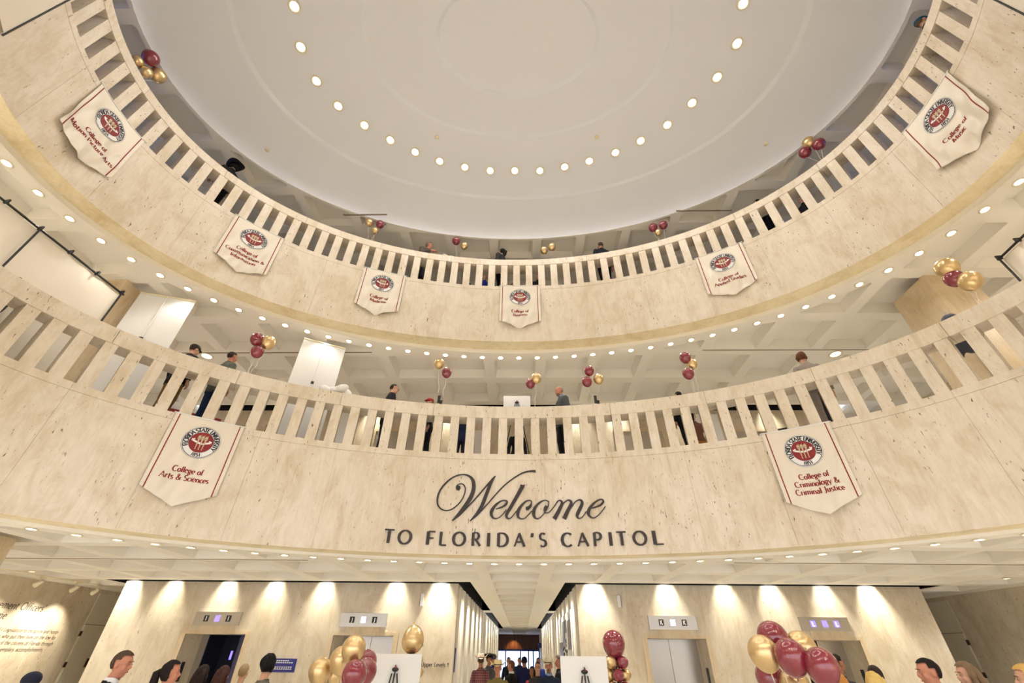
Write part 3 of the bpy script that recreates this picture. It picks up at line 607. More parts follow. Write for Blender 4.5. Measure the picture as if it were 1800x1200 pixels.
# ------------------------------------------------------------------ banners
def banner(sc,zt,zs,za,lines,label,seed,lean=0.):
    r=random.Random(seed); ph=[r.uniform(0,6.28) for _ in range(6)]; am=[r.uniform(.4,1) for _ in range(6)]
    W=1.08; Hs=zt-zs; Ha=zt-za
    def fold(u,v):
        t=min(v/Hs,1.2); 
        g=.020*am[0]*math.sin(u*9+ph[0]+v*2.2)+.015*am[1]*math.sin(u*17-v*5+ph[1])+.006*am[2]*math.sin(u*31+v*9+ph[2])+.014*am[3]*math.sin(v*11+u*6+ph[3])
        return .022+ (g+.018)*t*1.25+lean*t*(1+.6*math.sin(u*4+ph[4]))
    def f0(u,v,d):      # v downward
        e=E(sc+u+lean*.5*v*math.sin(ph[5]),-(max(.012,fold(u,v))+d)); return (e.x,e.y,zt-v)
    root=empty('cloth_banner',E(sc,-.02,zt),label,'banner','cloth banners hanging on the balcony faces')
    inv=Matrix.Translation(-Vector(root.location))
    def child(mb,nm,mat,par,sm=False):
        mb.xf(inv if par is root else inv); o=mb.build(nm,mat,None,sm); o.parent=par; return o
    nu,nv=40,48; mb=MB()
    for layer,d in((0,0.),(1,-.004)):
        b0=len(mb.v)
        for j in range(nv+1):
            for i in range(nu+1):
                u=-W/2+W*i/nu; vb=Hs+(Ha-Hs)*(1-abs(u)/(W/2)); v=vb*j/nv
                mb.v.append(f0(u,v,d))
        for j in range(nv):
            for i in range(nu):
                a=b0+j*(nu+1)+i; q=(a,a+1,a+nu+2,a+nu+1); mb.f.append(q if layer else q[::-1]); mb.mi.append(0)
    fab=child(mb,'fabric','fabric',root,True)
    mb=MB()
    mb.tube([f0(-W/2-.03+ (W+.06)*i/10,.004,.002) for i in range(11)],.011,8); child(mb,'rod','white',root,True)
    for su in(-1,1):
        mb=MB(); vs=[];fs=[]
        u=su*.475; vb=Hs+(Ha-Hs)*(1-abs(u)/(W/2)); n=40
        for j in range(n+1): vs+=[(u-.009,vb*j/n),(u+.009,vb*j/n)]
        for j in range(n): fs.append((2*j,2*j+2,2*j+3,2*j+1))
        put(mb,[(vs,fs)],lambda u,v,d:f0(u,v,.003)); child(mb,'stripe','maroon',root)
    # seal
    R0=.29; vc=.43
    def ring(r0,r1,d,n=48):
        vs=[];fs=[]
        for k in range(n):
            a=2*pi*k/n
            vs+=[(r0*math.cos(a),vc+r0*math.sin(a)),(r1*math.cos(a),vc+r1*math.sin(a))]
        for k in range(n): a=2*k; b_=2*((k+1)%n); fs.append((a,a+1,b_+1,b_))
        return [(vs,fs)],d
    seal=MB(); P,_=ring(.0005,R0-.022,0)
    # white disc in rings so that it follows the folds
    for r0,r1 in((.001,.06),(.06,.12),(.12,.18),(.18,.225),(.225,R0)): put(seal,ring(r0,r1,0)[0],lambda u,v,d:f0(u,v,.0030))
    seal=child(seal,'seal','sealwhite',root)
    def sub(polys,nm,mat,d,par=seal):
        mb=MB(); put(mb,polys,lambda u,v,dd:f0(u,v,d)); return child(mb,nm,mat,par)
    sub(ring(R0-.026,R0-.016,0)[0]+ring(R0-.006,R0-.002,0)[0]+ring(.178,.183,0)[0],'black_rings','ink',.0045)
    mb=MB()
    for r0,r1 in((.001,.06),(.06,.12),(.12,.178)): put(mb,ring(r0,r1,0)[0],lambda u,v,d:f0(u,v,.0042))
    child(mb,'maroon_disc','maroon',seal)
    tp=[]
    def arc_text(t,a0,a1,rb,h,out=True):
        n=len(t); adv=[G[c][0]+.12 for c in t]; tot=sum(adv); x=0
        for c,w_ in zip(t,adv):
            a=a0+(a1-a0)*(x+w_/2)/tot; x+=w_
            _,gl=glyph(c,.28,.15,.14); ca,sa=math.cos(a),math.sin(a)
            for vs,fs in gl:
                o=[]
                for vx,vy in vs:
                    lx=(vx-G[c][0]/2)*h; ly=vy*h
                    if out: px,py=ca*(rb+ly)+sa*lx, sa*(rb+ly)-ca*lx
                    else: px,py=ca*(rb-ly)-sa*lx, sa*(rb-ly)+ca*lx
                    o.append((px,vc-py))
                tp.append((o,fs))
    arc_text('FLORIDA STATE UNIVERSITY',math.radians(208),math.radians(-28),.190,.068)
    sub(list(tp),'seal_name','ink',.0050); tp.clear()
    arc_text('1851',math.radians(252),math.radians(288),.252,.058,False)
    sub(tp,'seal_year','ink',.0050)
    # torches
    tg=[];
    for k,dx in enumerate((-.052,0,.052)):
        x0=dx; tilt=-dx*.25
        def q(pts): return ([(x0+px-tilt*py,vc-py) for px,py in pts],[tuple(range(len(pts)))])
        tg.append(q([(-.012,.045),(.012,.045),(.009,-.04),(-.009,-.04)])); tg.append(q([(-.009,-.04),(.009,-.04),(.005,-.12),(-.005,-.12)]))
        tg.append(q([(-.009,-.12),(.009,-.12),(.009,-.132),(-.009,-.132)])); tg.append(q([(-.028,.06),(.028,.06),(.018,.045),(-.018,.045)]))
        tg.append(q([(-.022,.066),(.020,.066),(.026,.085),(.014,.10),(.018,.135),(-.002,.105),(-.012,.12),(-.024,.09)]))
    sub(tg,'torches','gold',.0056)
    rb=[([(-.135+.27*i/12,vc+ (0.018 if j else -.014)+.018*math.cos((i/12-.5)*pi*1.6)) for j in(0,1) for i in range(13)],[(i,i+1,i+14,i+13) for i in range(12)])]
    rb+=[([(s_*.135,vc-.020),(s_*.10,vc-.034),(s_*.115,vc-.055),(s_*.13,vc-.038),(s_*.15,vc-.045),(s_*.152,vc-.0)],[(0,1,2,3,4,5)]) for s_ in(-1,1)]
    sub(rb,'ribbon','sealwhite',.0052)
    # wording
    v0=Hs-.335 if len(lines)<3 else Hs-.39
    polys=[]
    for li,t in enumerate(lines):
        h=.090; w_,pl=text_geo(t,h,.22,.10,.12,.02)
        vb=v0+.125*li+ (.0)
        polys=[([(x-w_/2,vb+h*.5-y) for x,y in vs],fs) for vs,fs in pl]
        mb=MB(); put(mb,polys,lambda u,v,d:f0(u,v,.004)); child(mb,'lettering','maroon',root)
    return root
Z2,ZS2,ZA2=5.175,3.91,3.66; Z3,ZS3,ZA3=9.975,8.72,8.48
banner(-5.89,Z2,ZS2,ZA2,['College of','Arts & Sciences'],'cream banner reading College of Arts & Sciences on the lower balcony face','1',.0)
banner(5.26,Z2,ZS2,ZA2,['College of','Criminology &','Criminal Justice'],'cream banner reading College of Criminology & Criminal Justice on the lower balcony face','2',.0)
banner(-9.75,Z3,ZS3,ZA3,['College of','Motion Picture Arts'],'cream banner reading College of Motion Picture Arts on the upper balcony face','3',.02)
banner(-6.66,Z3,ZS3,ZA3,['College of','Communication &','Information'],'cream banner reading College of Communication & Information on the upper balcony face','4',.005)
banner(-3.61,Z3,ZS3,ZA3,['College of','Medicine'],'cream banner reading College of Medicine on the upper balcony face','5',.005)
banner(.035,Z3,ZS3,ZA3,['College of','Business'],'cream banner reading College of Business at the centre of the upper balcony face','6',.005)
banner(5.2,Z3,ZS3,ZA3,['College of','Applied Studies'],'cream banner reading College of Applied Studies on the upper balcony face','7',.005)
banner(9.72,Z3,ZS3,ZA3,['College of','Music'],'cream banner reading College of Music on the upper balcony face','8',.02)
# edges of two more hangings cut by the frame
for s0,s1,nm in((-12.75,-11.64,'left'),(11.48,12.6,'right')):
    root=empty('wall_hanging',E((s0+s1)/2,-.02,9.9),'white hanging with a dark rod cut off by the top %s corner of the photo'%nm,'banner')
    inv=Matrix.Translation(-Vector(root.location))
    mb=MB(); sweep(mb,[(-.03,8.5),(-.03,9.93),(-.022,9.93),(-.022,8.5)],s0,s1,12); mb.xf(inv).build('fabric','fabric',root)
    e=s1 if nm=='left' else s0
    mb=MB().tube([E(e,-.035,8.45),E(e,-.035,9.95)],.012,8); mb.xf(inv).build('rod','black',root)
# ------------------------------------------------------------------ balloons
prof=[(.001,1.0)]+[(math.sin(t)*(1 if t<pi/2 else (1-.10*((t-pi/2)/(pi/2))**1.5)),math.cos(t)*(1.0 if t<pi/2 else 1.26)) for t in [pi*i/22 for i in range(1,21)]]
prof+=[(.10,-1.25),(.035,-1.30),(.03,-1.33),(.075,-1.40),(.04,-1.41),(.001,-1.40)]
def bal_mesh(mat):
    me=MB().lathe(prof,32).mesh('balloon',True); me.materials.append(M[mat]); return me
BM={'g':bal_mesh('ballgold'),'m':bal_mesh('ballmar')}
def balloon(kind,p,r,label,group,anchor=None,seed=0,tilt=None,flip=False):
    o=bpy.data.objects.new('balloon',BM[kind]); COL.objects.link(o); o.location=p; o.scale=(r,r,r)
    rr=random.Random(seed); 
    q=Vector((rr.uniform(-.18,.18),rr.uniform(-.18,.18),1)).normalized() if tilt is None else Vector(tilt).normalized()
    o.rotation_euler=Vector((0,0,1)).rotation_difference(q).to_euler()
    tag(o,label,'balloon',group)
    if anchor is not None:
        k=Vector(p)-q*1.38*r; a=Vector(anchor); pts=[]; n=16
        for i in range(n+1):
            t=i/n; w_=.02*math.sin(t*18+seed)*(.3+t)*math.sin(pi*min(1,t*1.1))
            pts.append(k.lerp(a,t)+Vector((w_,w_*.6,0)))
        mb=MB().tube(pts,.0035,5); mat=Matrix.LocRotScale(o.location,o.rotation_euler,o.scale).inverted(); mb.xf(mat)
        mb.build('ribbon','ribbon',o,True)
    return o
def cluster(items,rail_z,group,where):
    names={'g':'gold','m':'maroon'}
    cx=sum(i[1] for i in items)/len(items); cy=sum(i[2] for i in items)/len(items)
    for n,(k,x,y,z,r,desc) in enumerate(items):
        n_=Vector((x,y,0)).normalized(); anc=Vector((cx,cy,rail_z))+Vector((.05*math.sin(n*2.1),.03*math.cos(n*3),0))
        balloon(k,(x,y,z),r,'%s %s balloon %s'%(desc,names[k],where),group,anc,n+int(z*10))
R2,R3=6.28,11.04
cluster([('m',-7.79,-.24,11.95,.155,'highest'),('g',-7.80,.06,11.86,.155,'right-hand'),('g',-7.78,-.12,11.56,.12,'small middle'),('g',-7.82,-.32,11.58,.10,'hidden left')],R3,'balloons at the far left of the upper rail','tied at the far left of the upper balcony rail')
cluster([('g',-4.42,4.17,12.06,.12,'left'),('m',-4.13,4.27,12.10,.12,'right'),('g',-4.24,4.30,11.84,.105,'lower')],R3,'balloons above the medicine banner','above the College of Medicine banner on the upper rail')
cluster([('m',-1.93,4.89,12.06,.125,'single'),('g',-1.67,4.94,11.88,.115,'single')],R3,'balloon pair left of centre on the upper rail','in the pair left of centre on the upper rail')
cluster([('g',.77,5.01,11.74,.115,'lower left'),('g',1.02,5.0,11.88,.12,'upper right')],R3,'gold pair right of centre on the upper rail','in the all-gold pair on the upper rail')
cluster([('m',3.95,4.34,11.93,.125,'left'),('m',4.22,4.25,11.93,.125,'right'),('g',4.06,4.36,11.72,.10,'small lower')],R3,'balloons left of the applied studies banner','in the upper rail cluster left of the Applied Studies banner')
cluster([('g',7.22,1.90,12.10,.145,'top'),('m',7.13,2.05,11.92,.14,'lower left'),('m',7.30,1.80,11.84,.14,'lower right')],R3,'balloons at the right of the upper rail','in the upper rail cluster left of the College of Music banner')
cluster([('m',-5.66,3.48,7.25,.14,'upper left'),('g',-5.46,3.58,7.24,.145,'right'),('m',-5.57,3.52,6.96,.13,'lower')],R2,'balloons beside the standing panels on the lower rail','on the lower rail between the two white panels')
cluster([('g',-1.95,4.88,7.53,.12,'upper'),('m',-1.75,4.91,7.29,.12,'lower')],R2,'balloon pair left of the centre easel','in the lower rail pair right of the red cap')
cluster([('g',.42,5.0,7.18,.125,'front'),('m',.28,5.08,7.08,.115,'partly hidden')],R2,'balloon pair right of the white easel board','in the lower rail pair beside the white easel board')
cluster([('m',1.70,4.92,7.34,.12,'top'),('m',1.62,4.93,7.04,.12,'lower left'),('g',1.89,4.89,7.09,.12,'right')],R2,'balloons right of the bald man','in the lower rail cluster right of the bald man')
cluster([('m',3.83,4.36,7.34,.125,'top'),('g',3.97,4.42,7.20,.12,'hidden right'),('m',3.81,4.38,6.92,.125,'bottom')],R2,'balloons above the right part of the lower rail','in the lower rail stack of three right of centre')
cluster([('g',7.44,1.50,7.27,.165,'upper'),('m',7.44,1.52,7.03,.14,'middle'),('g',7.50,1.40,6.86,.16,'lower right')],R2,'balloons by the right pillar on the lower rail','on the lower rail in front of the right pillar')
# big clusters on the ground floor
def big(items,anchor,group,where):
    for n,(k,x,y,z,r,desc) in enumerate(items):
        t=Vector((x-anchor[0],y-anchor[1],2.2)).normalized()
        balloon(k,(x,y,z),r,'%s %s balloon %s'%(desc,{'g':'gold','m':'maroon'}[k],where),group,Vector(anchor),n*3+1,t)
big([('g', -2.57, 3.09, 1.61, 0.14, 'leftmost'),('g', -2.52, 3.49, 1.57, 0.14, 'front middle'),('g', -2.29, 3.0, 1.73, 0.14, 'rear'),('g', -2.02, 2.58, 1.84, 0.14, 'highest'),('m', -1.92, 2.46, 1.6, 0.14, 'front'),('m', -1.95, 3.0, 1.61, 0.138, 'right-hand'),('m', -2.03, 3.22, 1.7, 0.14, 'upper right')],(-2.2,3.1,.1),'big balloon bunch by the left easel','in the big floor bunch left of the left easel board')
big([('g', 2.42, 1.39, 1.84, 0.14, 'leftmost'),('m', 2.61, 1.51, 1.96, 0.145, 'highest'),('m', 2.59, 1.22, 1.81, 0.14, 'front middle'),('g', 2.85, 1.48, 1.88, 0.14, 'rear'),('m', 2.77, 1.08, 1.74, 0.14, 'rightmost'),('g', 2.79, 1.71, 1.57, 0.14, 'low'),('m', 2.65, 1.9, 1.63, 0.14, 'low left')],(2.8,1.7,.1),'big balloon bunch at the right','in the big floor bunch before the right lift')
# weights
for x,y,l in((-2.2,3.0,'left'),(2.8,1.7,'right')):
    mb=MB().lathe([(.001,.0),(.07,.0),(.07,.10),(.05,.12),(.001,.12)],16); o=mb.build('balloon_weight','maroon',None,True); o.location=(x,y,.0); tag(o,'maroon weight under the big %s balloon bunch'%l,'weight')
# balloon columns behind the easels
def column(x,y,topk,toplabel,side):
    zt=1.965; balloon(topk,(x,y,zt),.185,'large %s balloon crowning the balloon column behind the %s easel board'%({'g':'gold','m':'maroon'}[topk],side),'column toppers',None,3,(0.02,0,-1) if topk=='g' else (0,0,1))
    n=0
    for lev in range(9):
        z=1.70-lev*.165
        for q in range(4):
            a=pi/4+q*pi/2+(lev%2)*pi/4; k='gm'[(q+lev)%2]
            d='low ' if lev>2 else ''
            balloon(k,(x+.125*math.cos(a),y+.125*math.sin(a),z),.088,'%ssmall %s balloon packed into the column behind the %s easel board'%(d,{'g':'gold','m':'maroon'}[k],side),'small balloons in the %s column'%side,None,lev*4+q,(math.cos(a)*-1,math.sin(a)*-1,-.2)); n+=1
    o=MB().lathe([(.001,0),(.16,0),(.16,.03),(.02,.04),(.015,.3),(.015,1.78),(.001,1.78)],16).build('balloon_column_stand','black',None,True); o.location=(x,y,0); tag(o,'black round stand carrying the %s balloon column'%side,'stand')
column(-1.80,4.95,'g','', 'left'); column(1.60,5.02,'m','','right')
# ------------------------------------------------------------------ easels with white boards
def easel(x,y,z0,w,h,zt,label,rz,thick=.012,withclip=True):
    root=empty('tripod_easel',(x,y,z0),label,'easel',None,rz)
    zt-=z0; mb=MB()
    for dx,dy in((-.34,-.02),(.34,-.02),(0,-.33)):
        mb2=MB().tube([(0 if dy<-.1 else dx*.12,-.05,zt-.25),(dx,-.03+dy,.0)],.011,8); mb2.build('leg','black',root)
    MB().box(-w*.3,w*.3,-.03,.035,zt-h-.02,zt-h).build('ledge','black',root)
    MB().tube([(0,-.03,zt-.30),(0,-.03,zt-.14)],.009,8).build('mast','black',root)
    if withclip:
        MB().ell((0,-.03,zt-.20),(.055,.03,.03),12,8).build('clamp','black',root,True)
        MB().box(.005,.02,-.05,-.03,zt-.19,zt-.155).build('lever','red',root)
    b=empty('poster_board',(x,y,z0),'white back of the poster board standing on the easel, %s'%label.split(',')[-1].strip(),'board',None,rz)
    MB().box(-w/2,w/2,.0,thick,zt-h,zt).build('panel','white',b)
    return root
easel(-1.965,4.69,0,.80,1.02,1.785,'black tripod easel on the ground floor, left of the hall',0)
easel(1.04,4.77,0,.745,1.02,1.78,'black tripod easel on the ground floor, right of the hall',0)
easel(-.05,5.50,F2,.66,.75,6.97,'black easel on the lower balcony, behind the centre of the rail',0)
# tall white panels on the lower balcony
def panel(p0,p1,zt,label,h=2.45):
    p0,p1=Vector(p0),Vector(p1); c=(p0+p1)/2; w=(p1-p0).length; ang=math.atan2(p1.y-p0.y,p1.x-p0.x)
    root=empty('display_stand',(c.x,c.y,F2),label,'display stand',None,ang); zt-=F2
    MB().box(-w/2,w/2,0,.006,.09,zt).build('screen','white',root)
    MB().box(-w/2,w/2,-.02,.03,zt-.02,zt+.01).build('top_rail','trim',root)
    MB().box(-w/2,w/2,-.09,.09,.0,.09).build('base','steel',root)
    MB().tube([(0,-.03,.05),(0,-.03,zt)],.009,8).build('pole','white',root)
    MB().box(-.03,.03,-.05,-.02,zt-1.15,zt-1.09).build('bracket','black',root)
panel((-7.94,2.64,0),(-6.94,2.93,0),7.86,'tall white display stand seen from behind on the lower balcony, nearest the left pillar')
panel((-5.14,4.26,0),(-4.29,4.71,0),7.86,'tall white display stand seen from behind on the lower balcony, right of the balloons')
# large cloth backdrops
def backdrop(p0,p1,zt,label):
    p0,p1=Vector(p0),Vector(p1); c=(p0+p1)/2; w=(p1-p0).length; ang=math.atan2(p1.y-p0.y,p1.x-p0.x)
    root=empty('cloth_backdrop',(c.x,c.y,F2),label,'backdrop',None,ang); zt-=F2; mb=MB(); n=60
    for i in range(n+1):
        x=-w/2+w*i/n; mb.v+= [(x,.02+.008*math.sin(i*.9),.02),(x,.02+.006*math.sin(i*.9+.4),zt-.03)]
    for i in range(n): mb.f.append((2*i,2*i+2,2*i+3,2*i+1)); mb.mi.append(0)
    mb.build('cloth','fabric',root,True)
    MB().tube([(-w/2-.05,0,zt),(w/2+.06,0,zt)],.02,10).build('crossbar','black',root)
    for k,x in enumerate((-w/2,0,w/2)):
        MB().tube([(x,-.03,0),(x,-.03,zt)],.016,8).build('post','black',root)
    for k in range(7):
        x=-w/2+w*k/6; MB().box(x-.012,x+.012,-.06,.03,zt-.03,zt+.05).build('clip','black',root)
backdrop((-8.22,-.9,0),(-7.87,2.26,0),7.50,'wide white cloth backdrop on a black crossbar at the left of the lower balcony')
backdrop((8.50,1.50,0),(8.22,-.9,0),7.50,'white cloth backdrop on a black frame at the right edge of the lower balcony')
# ------------------------------------------------------------------ lifts
def xz(x0,z0,y): return lambda u,v,d:(x0+u,y-d,z0+v)
for (a,b_),ch,lit,st in zip(OPEN,'IJKL',(0,0,0,1),('open','closed','closed','open')):
    where={'I':'leftmost lift, doors open on a dark cab','J':'second lift from the left, doors closed','K':'lift just right of the hall, doors closed','L':'rightmost lift, one door leaf open'}[ch]
    root=empty('lift_doorway',((a+b_)/2,YW,0),'stone-framed doorway of the %s'%where,'lift'); inv=Matrix.Translation((-(a+b_)/2,-YW,0))
    mb=MB(); t=.115
    mb.box(a-t,a,YW-.012,YW+.02,0,2.12+.07).box(b_,b_+t,YW-.012,YW+.02,0,2.12+.07).box(a,b_,YW-.012,YW+.02,2.12,2.19); mb.box(a+.33,b_-.33,YW-.010,YW+.02,2.19,2.29)
    mb.xf(inv).build('door_frame','travclean',root)
    m_=(a+b_)/2; yd=YW+.70
    if st=='closed':
        for x0,x1 in((a-.02,m_-.004),(m_+.004,b_+.02)): MB().box(x0,x1,yd,yd+.04,0.02,2.14).xf(inv).build('door_leaf','steel',root)
    elif ch=='I':
        MB().box(m_+.18,b_+.1,yd+.10,yd+.14,0.02,2.14).xf(inv).build('door_leaf','cabdoor',root)
        MB().box(a-.02,a+.16,yd,yd+.04,.02,2.14).xf(inv).build('door_leaf','steel',root)
        mb=MB().box(a-.1,b_+.1,yd+1.2,yd+1.24,0,2.4).box(a-.14,a-.1,yd+.05,yd+1.2,0,2.4).box(b_+.1,b_+.14,yd+.05,yd+1.2,0,2.4).box(a-.1,b_+.1,yd+.05,yd+1.2,2.35,2.4)
        mb.xf(inv).build('cab','cab',root)
        MB().box(a+.55,a+.60,yd+.5,yd+.51,1.62,1.80).xf(inv).build('indicator','bluelit',root)
    else:
        MB().box(m_+.10,b_+.02,yd,yd+.04,0.02,2.14).xf(inv).build('door_leaf','steel',root)
        mb=MB().box(a-.1,b_+.1,yd+1.2,yd+1.24,0,2.4).box(a-.14,a-.1,yd+.05,yd+1.2,0,2.4).box(b_+.1,b_+.14,yd+.05,yd+1.2,0,2.4).box(a-.1,b_+.1,yd+.05,yd+1.2,2.35,2.4)
        mb.xf(inv).build('cab','cab',root)
    s_=-1 if ch in'IJ' else 1
    xj=(a+.012) if ch in 'IJ' else (b_-.012)
    MB().box(xj-.006,xj+.006,YW+.25,YW+.36,1.22,1.58).xf(inv).build('call_panel','black',root)
    # sign plate
    xs=(a+.09,a+1.21) if ch in'IJ' else ((b_-1.25,b_-.12))
    if ch=='K': xs=(3.04,4.16)
    if ch=='L': xs=(6.56,7.69)
    z0,z1=2.288,2.562; y=YW-.035
    root=empty('lift_sign',((xs[0]+xs[1])/2,y,z0),'brushed steel sign plate lettered %s over the %s'%(ch,where.split(',')[0]),'sign'); inv=Matrix.Translation((-(xs[0]+xs[1])/2,-y,-z0))
    MB().box(xs[0],xs[1],y,YW-.002,z0,z1).xf(inv).build('plate','steel',root)
    c=(xs[0]+xs[1])/2
    for k,cx in enumerate((c-.27,c,c+.27)):
        w_=.058; zb=z0+.075
        mat='bluelit' if (lit or (k==1 and ch=='I')) else 'black'
        if k==1 and ch in'JK': mat='daylight'
        wn=MB().box(cx-w_,cx+w_,y-.004,y,zb,zb+.125).xf(inv).build('window',mat,root)
        if k!=1:
            adv,gl=glyph(ch,.2,.16); w0=adv*.085
            mb=MB(); put(mb,[([(u*.085,v*.085) for u,v in vs],fs) for vs,fs in gl],xz(cx-w0/2,zb+.02,y-.0055)); mb.xf(inv).build('letter','whitelit' if lit else 'sealwhite',wn)
# lift doorways on the lower balcony
for (a,b_),wh in zip(OPEN,('far left','left of centre','right of centre','far right')):
    c=(a+b_)/2; root=empty('lift_doorway',(c,YW,F2),'steel lift doorway on the rear wall of the lower balcony, %s'%wh,'lift'); w=(b_-a)/2
    mb=MB().box(-w-.11,-w,-.03,-.001,0,2.19).box(w,w+.11,-.03,-.001,0,2.19).box(-w,w,-.03,-.001,2.12,2.19); mb.build('door_frame','travclean',root)
    for s0,s1 in((-w,-.004),(.004,w)): MB().box(s0,s1,-.012,-.001,.01,2.12).build('door_leaf','steel',root)
# small signs
def sign(name,x0,x1,y0,y1,z0,z1,mat,label): return tag(MB().box(x0,x1,y0,y1,z0,z1).build(name,mat),label,'sign')
for sx,nm in((-2.38,'left'),(2.40,'right')):
    root=empty('projecting_plaque',(sx,YW,2.72),'small white plaque with dark edge high on the lift wall, %s of the hall'%nm,'sign')
    MB().box(-.04,.04,-.05,-.001,0,.25).build('face','white',root); e=-.05 if nm=='left' else .04
    MB().box(e,e+.01,-.052,-.001,0,.25).build('edge','wood',root)
mb=MB(); w_,pl=text_geo('Upper Levels ^',.082,.15,.10,0,.05); put(mb,pl,xz(-2.235,1.55,YW-.004),.006); mb.build('wayfinding_letters','letter'); tag(bpy.data.objects['wayfinding_letters'],'dark wall lettering reading Upper Levels with an up arrow, left of the hall','lettering')
root=empty('directory_sign',(-5.36,YW,1.42),'blue directory sign with rows of white text on the lift wall left of centre','sign')
pl_=MB().box(-.26,.26,-.02,-.001,0,.25).build('plate','blue',root)
mb=MB()
for k,(l,zz) in enumerate(((.30,.20),(.36,.165),(.36,.085),(.38,.05))): 
    x=-.2
    while x<-.2+l: mb.box(x,x+.035,-.022,-.0205,zz,zz+.018); x+=.05
mb.build('text_rows','sealwhite',root)
# side wall lettering
def yz(y0,z0,x): return lambda u,v,d:(x+d,y0+u,z0+v)
def walltext(name,t,yr,z0,h,label,th=.13,tn=.09,shear=.2):
    w_,pl=text_geo(t,h,th,tn,0,.04,shear); mb=MB(); put(mb,pl,yz(yr-w_,z0,XL+.003)); return mb.build(name,'letter')
r_=empty('wall_text',(XL,9.4,2),'dark italic memorial text on the left side wall headed Law Enforcement Officers','lettering')
for i,(t,yr,z0,h) in enumerate((("Enforcement Officers'",8.72,2.56,.15),('Hall of Fame',7.86,2.36,.15),('Created by our 2014 Legislature to recognize and honor',9.46,2.12,.082),('officers who put their lives on the line for',9.46,1.995,.082),('the protection of the citizens of Florida through',9.47,1.87,.082),('duty and exemplary accomplishments.',9.29,1.745,.082))):
    o=walltext('text_line',t,yr,z0,h,''); o.parent=r_; o.matrix_parent_inverse=Matrix.Translation(-Vector(r_.location))
# side doors
for i,(xw,sx,y0,y1) in enumerate(((XL,1,10.13,11.05),(XR,-1,10.17,11.1))):
    mb=MB().box(xw,xw+sx*.012,y0,y1,0,3.1)
    tag(mb.build('trim_%d'%(8+i),'door'),kind='structure')
    dr=MB().box(xw+sx*.012,xw+sx*.03,y0+.02,y1-.02,.01,2.35).build('door_%d'%(2+i),'door'); tag(dr,kind='structure')
    MB().box(xw+sx*.012,xw+sx*.016,y0,y1,2.355,2.37).build('door_gap','doorgap',dr)
    for z in(2.09,1.41,.3): MB().box(xw+sx*.012,xw+sx*.04,y0-.035,y0+.03,z,z+.115).build('hinge','bronze',dr)
    if i==0: MB().box(xw+.03,xw+.04,y1-.30,y1-.12,1.40,1.60).build('door_plate','bronze',dr)
sign('wall_fixture',XR-.06,XR-.0,8.15,8.6,1.42,1.56,'black','small black box fixed low on the right side wall')
# hall: picture display and signs
root=empty('picture_display',(HR-.06,12.5,0),'white display wall of photographs and dark lettering along the right side of the hall','display'); 
fr=random.Random(3); dm=[newmat('photo_%d'%i,c,.3) for i,c in enumerate(((.05,.04,.05),(.12,.07,.05),(.10,.14,.22),(.03,.03,.04)))]
MB().box(-.02,.0,-3.2,1.2,1.15,2.75).build('board','white',root)
for k,(y0,y1,z0,z1) in enumerate(((-3.0,-2.2,1.9,2.55),(-3.0,-2.3,1.2,1.75),(-1.3,-.5,2.0,2.6),(-.4,.9,1.25,2.1),(-1.9,-1.5,2.3,2.6),(-2.1,-1.4,1.3,1.6))):
    MB().box(-.035,-.02,y0,y1,z0,z1).build('photograph',dm[k%4],root)
mb=MB()
for k in range(16):
    y0=-2.1+fr.random()*1.6; z0=1.7+fr.random()*.5; pts=[(-.024,y0+.05*math.cos(a)*(1+fr.random()*.5),z0+.06*math.sin(a)) for a in [fr.random()*6.28*j/5 for j in range(5)]]
    mb.tube(pts,.012,4)
mb.build('lettering_art','letter',root)
tag(MB().box(-2.9,-1.62,30.85,30.98,0,2.35).build('hall_partition','door'),'cream partition at the far left of the hall carrying a blue sign','partition')
sign('restroom_sign',-2.2,-1.85,30.80,30.85,2.13,2.40,'blue','small blue restroom sign on the cream partition, left side of the hall')
sign('restroom_sign',1.12,1.38,30.80,30.85,2.13,2.40,'blue','small blue restroom sign at the far right side of the hall')
tag(MB().box(-1.62,-1.50,8.45,8.49,1.45,1.9).build('vertical_sign','blue'),'narrow vertical blue sign at the left corner of the hall','sign')
# spotlight on the wood band
spot(-.65,41.2,C1-.05,(0,.5,-1),PW*.6,80,.7,.05,(1,.55,.2))
# things lying on the rails
def clump(name,p,sz,mat,label,cat,seed,n=6):
    r=random.Random(seed); mb=MB()
    for k in range(n): mb.ell((r.uniform(-1,1)*sz[0]*.5,r.uniform(-1,1)*sz[1]*.4,abs(r.uniform(.15,.6))*sz[2]),(sz[0]*r.uniform(.25,.5),sz[1]*r.uniform(.3,.5),sz[2]*r.uniform(.25,.5)),10,7,0,Matrix.Rotation(r.uniform(-.5,.5),3,'Y')@Matrix.Rotation(r.uniform(-.6,.6),3,'Z'))
    o=mb.build(name,mat); o.location=p; md=o.modifiers.new('r','REMESH'); md.mode='VOXEL'; md.voxel_size=.018; md.use_smooth_shade=False
    return tag(o,label,cat)
e=E(-4.05,.18,R2); clump('crumpled_bag',e+Vector((0,0,-.01)),(.52,.26,.26),'white','crumpled white plastic bag lying on the lower rail, left of the man with glasses','bag',4)
e=E(-3.75,.2,R2); clump('crumpled_cloth',e+Vector((0,0,-.01)),(.50,.26,.13),'fabric','white cloth bunched on the lower rail right beside the plastic bag','cloth',9)
e=E(-2.10,.18,R3); clump('crumpled_paper',e+Vector((0,0,-.01)),(.36,.26,.15),'fabric','crumpled pale paper on the upper rail, left of the single maroon balloon','paper',5)
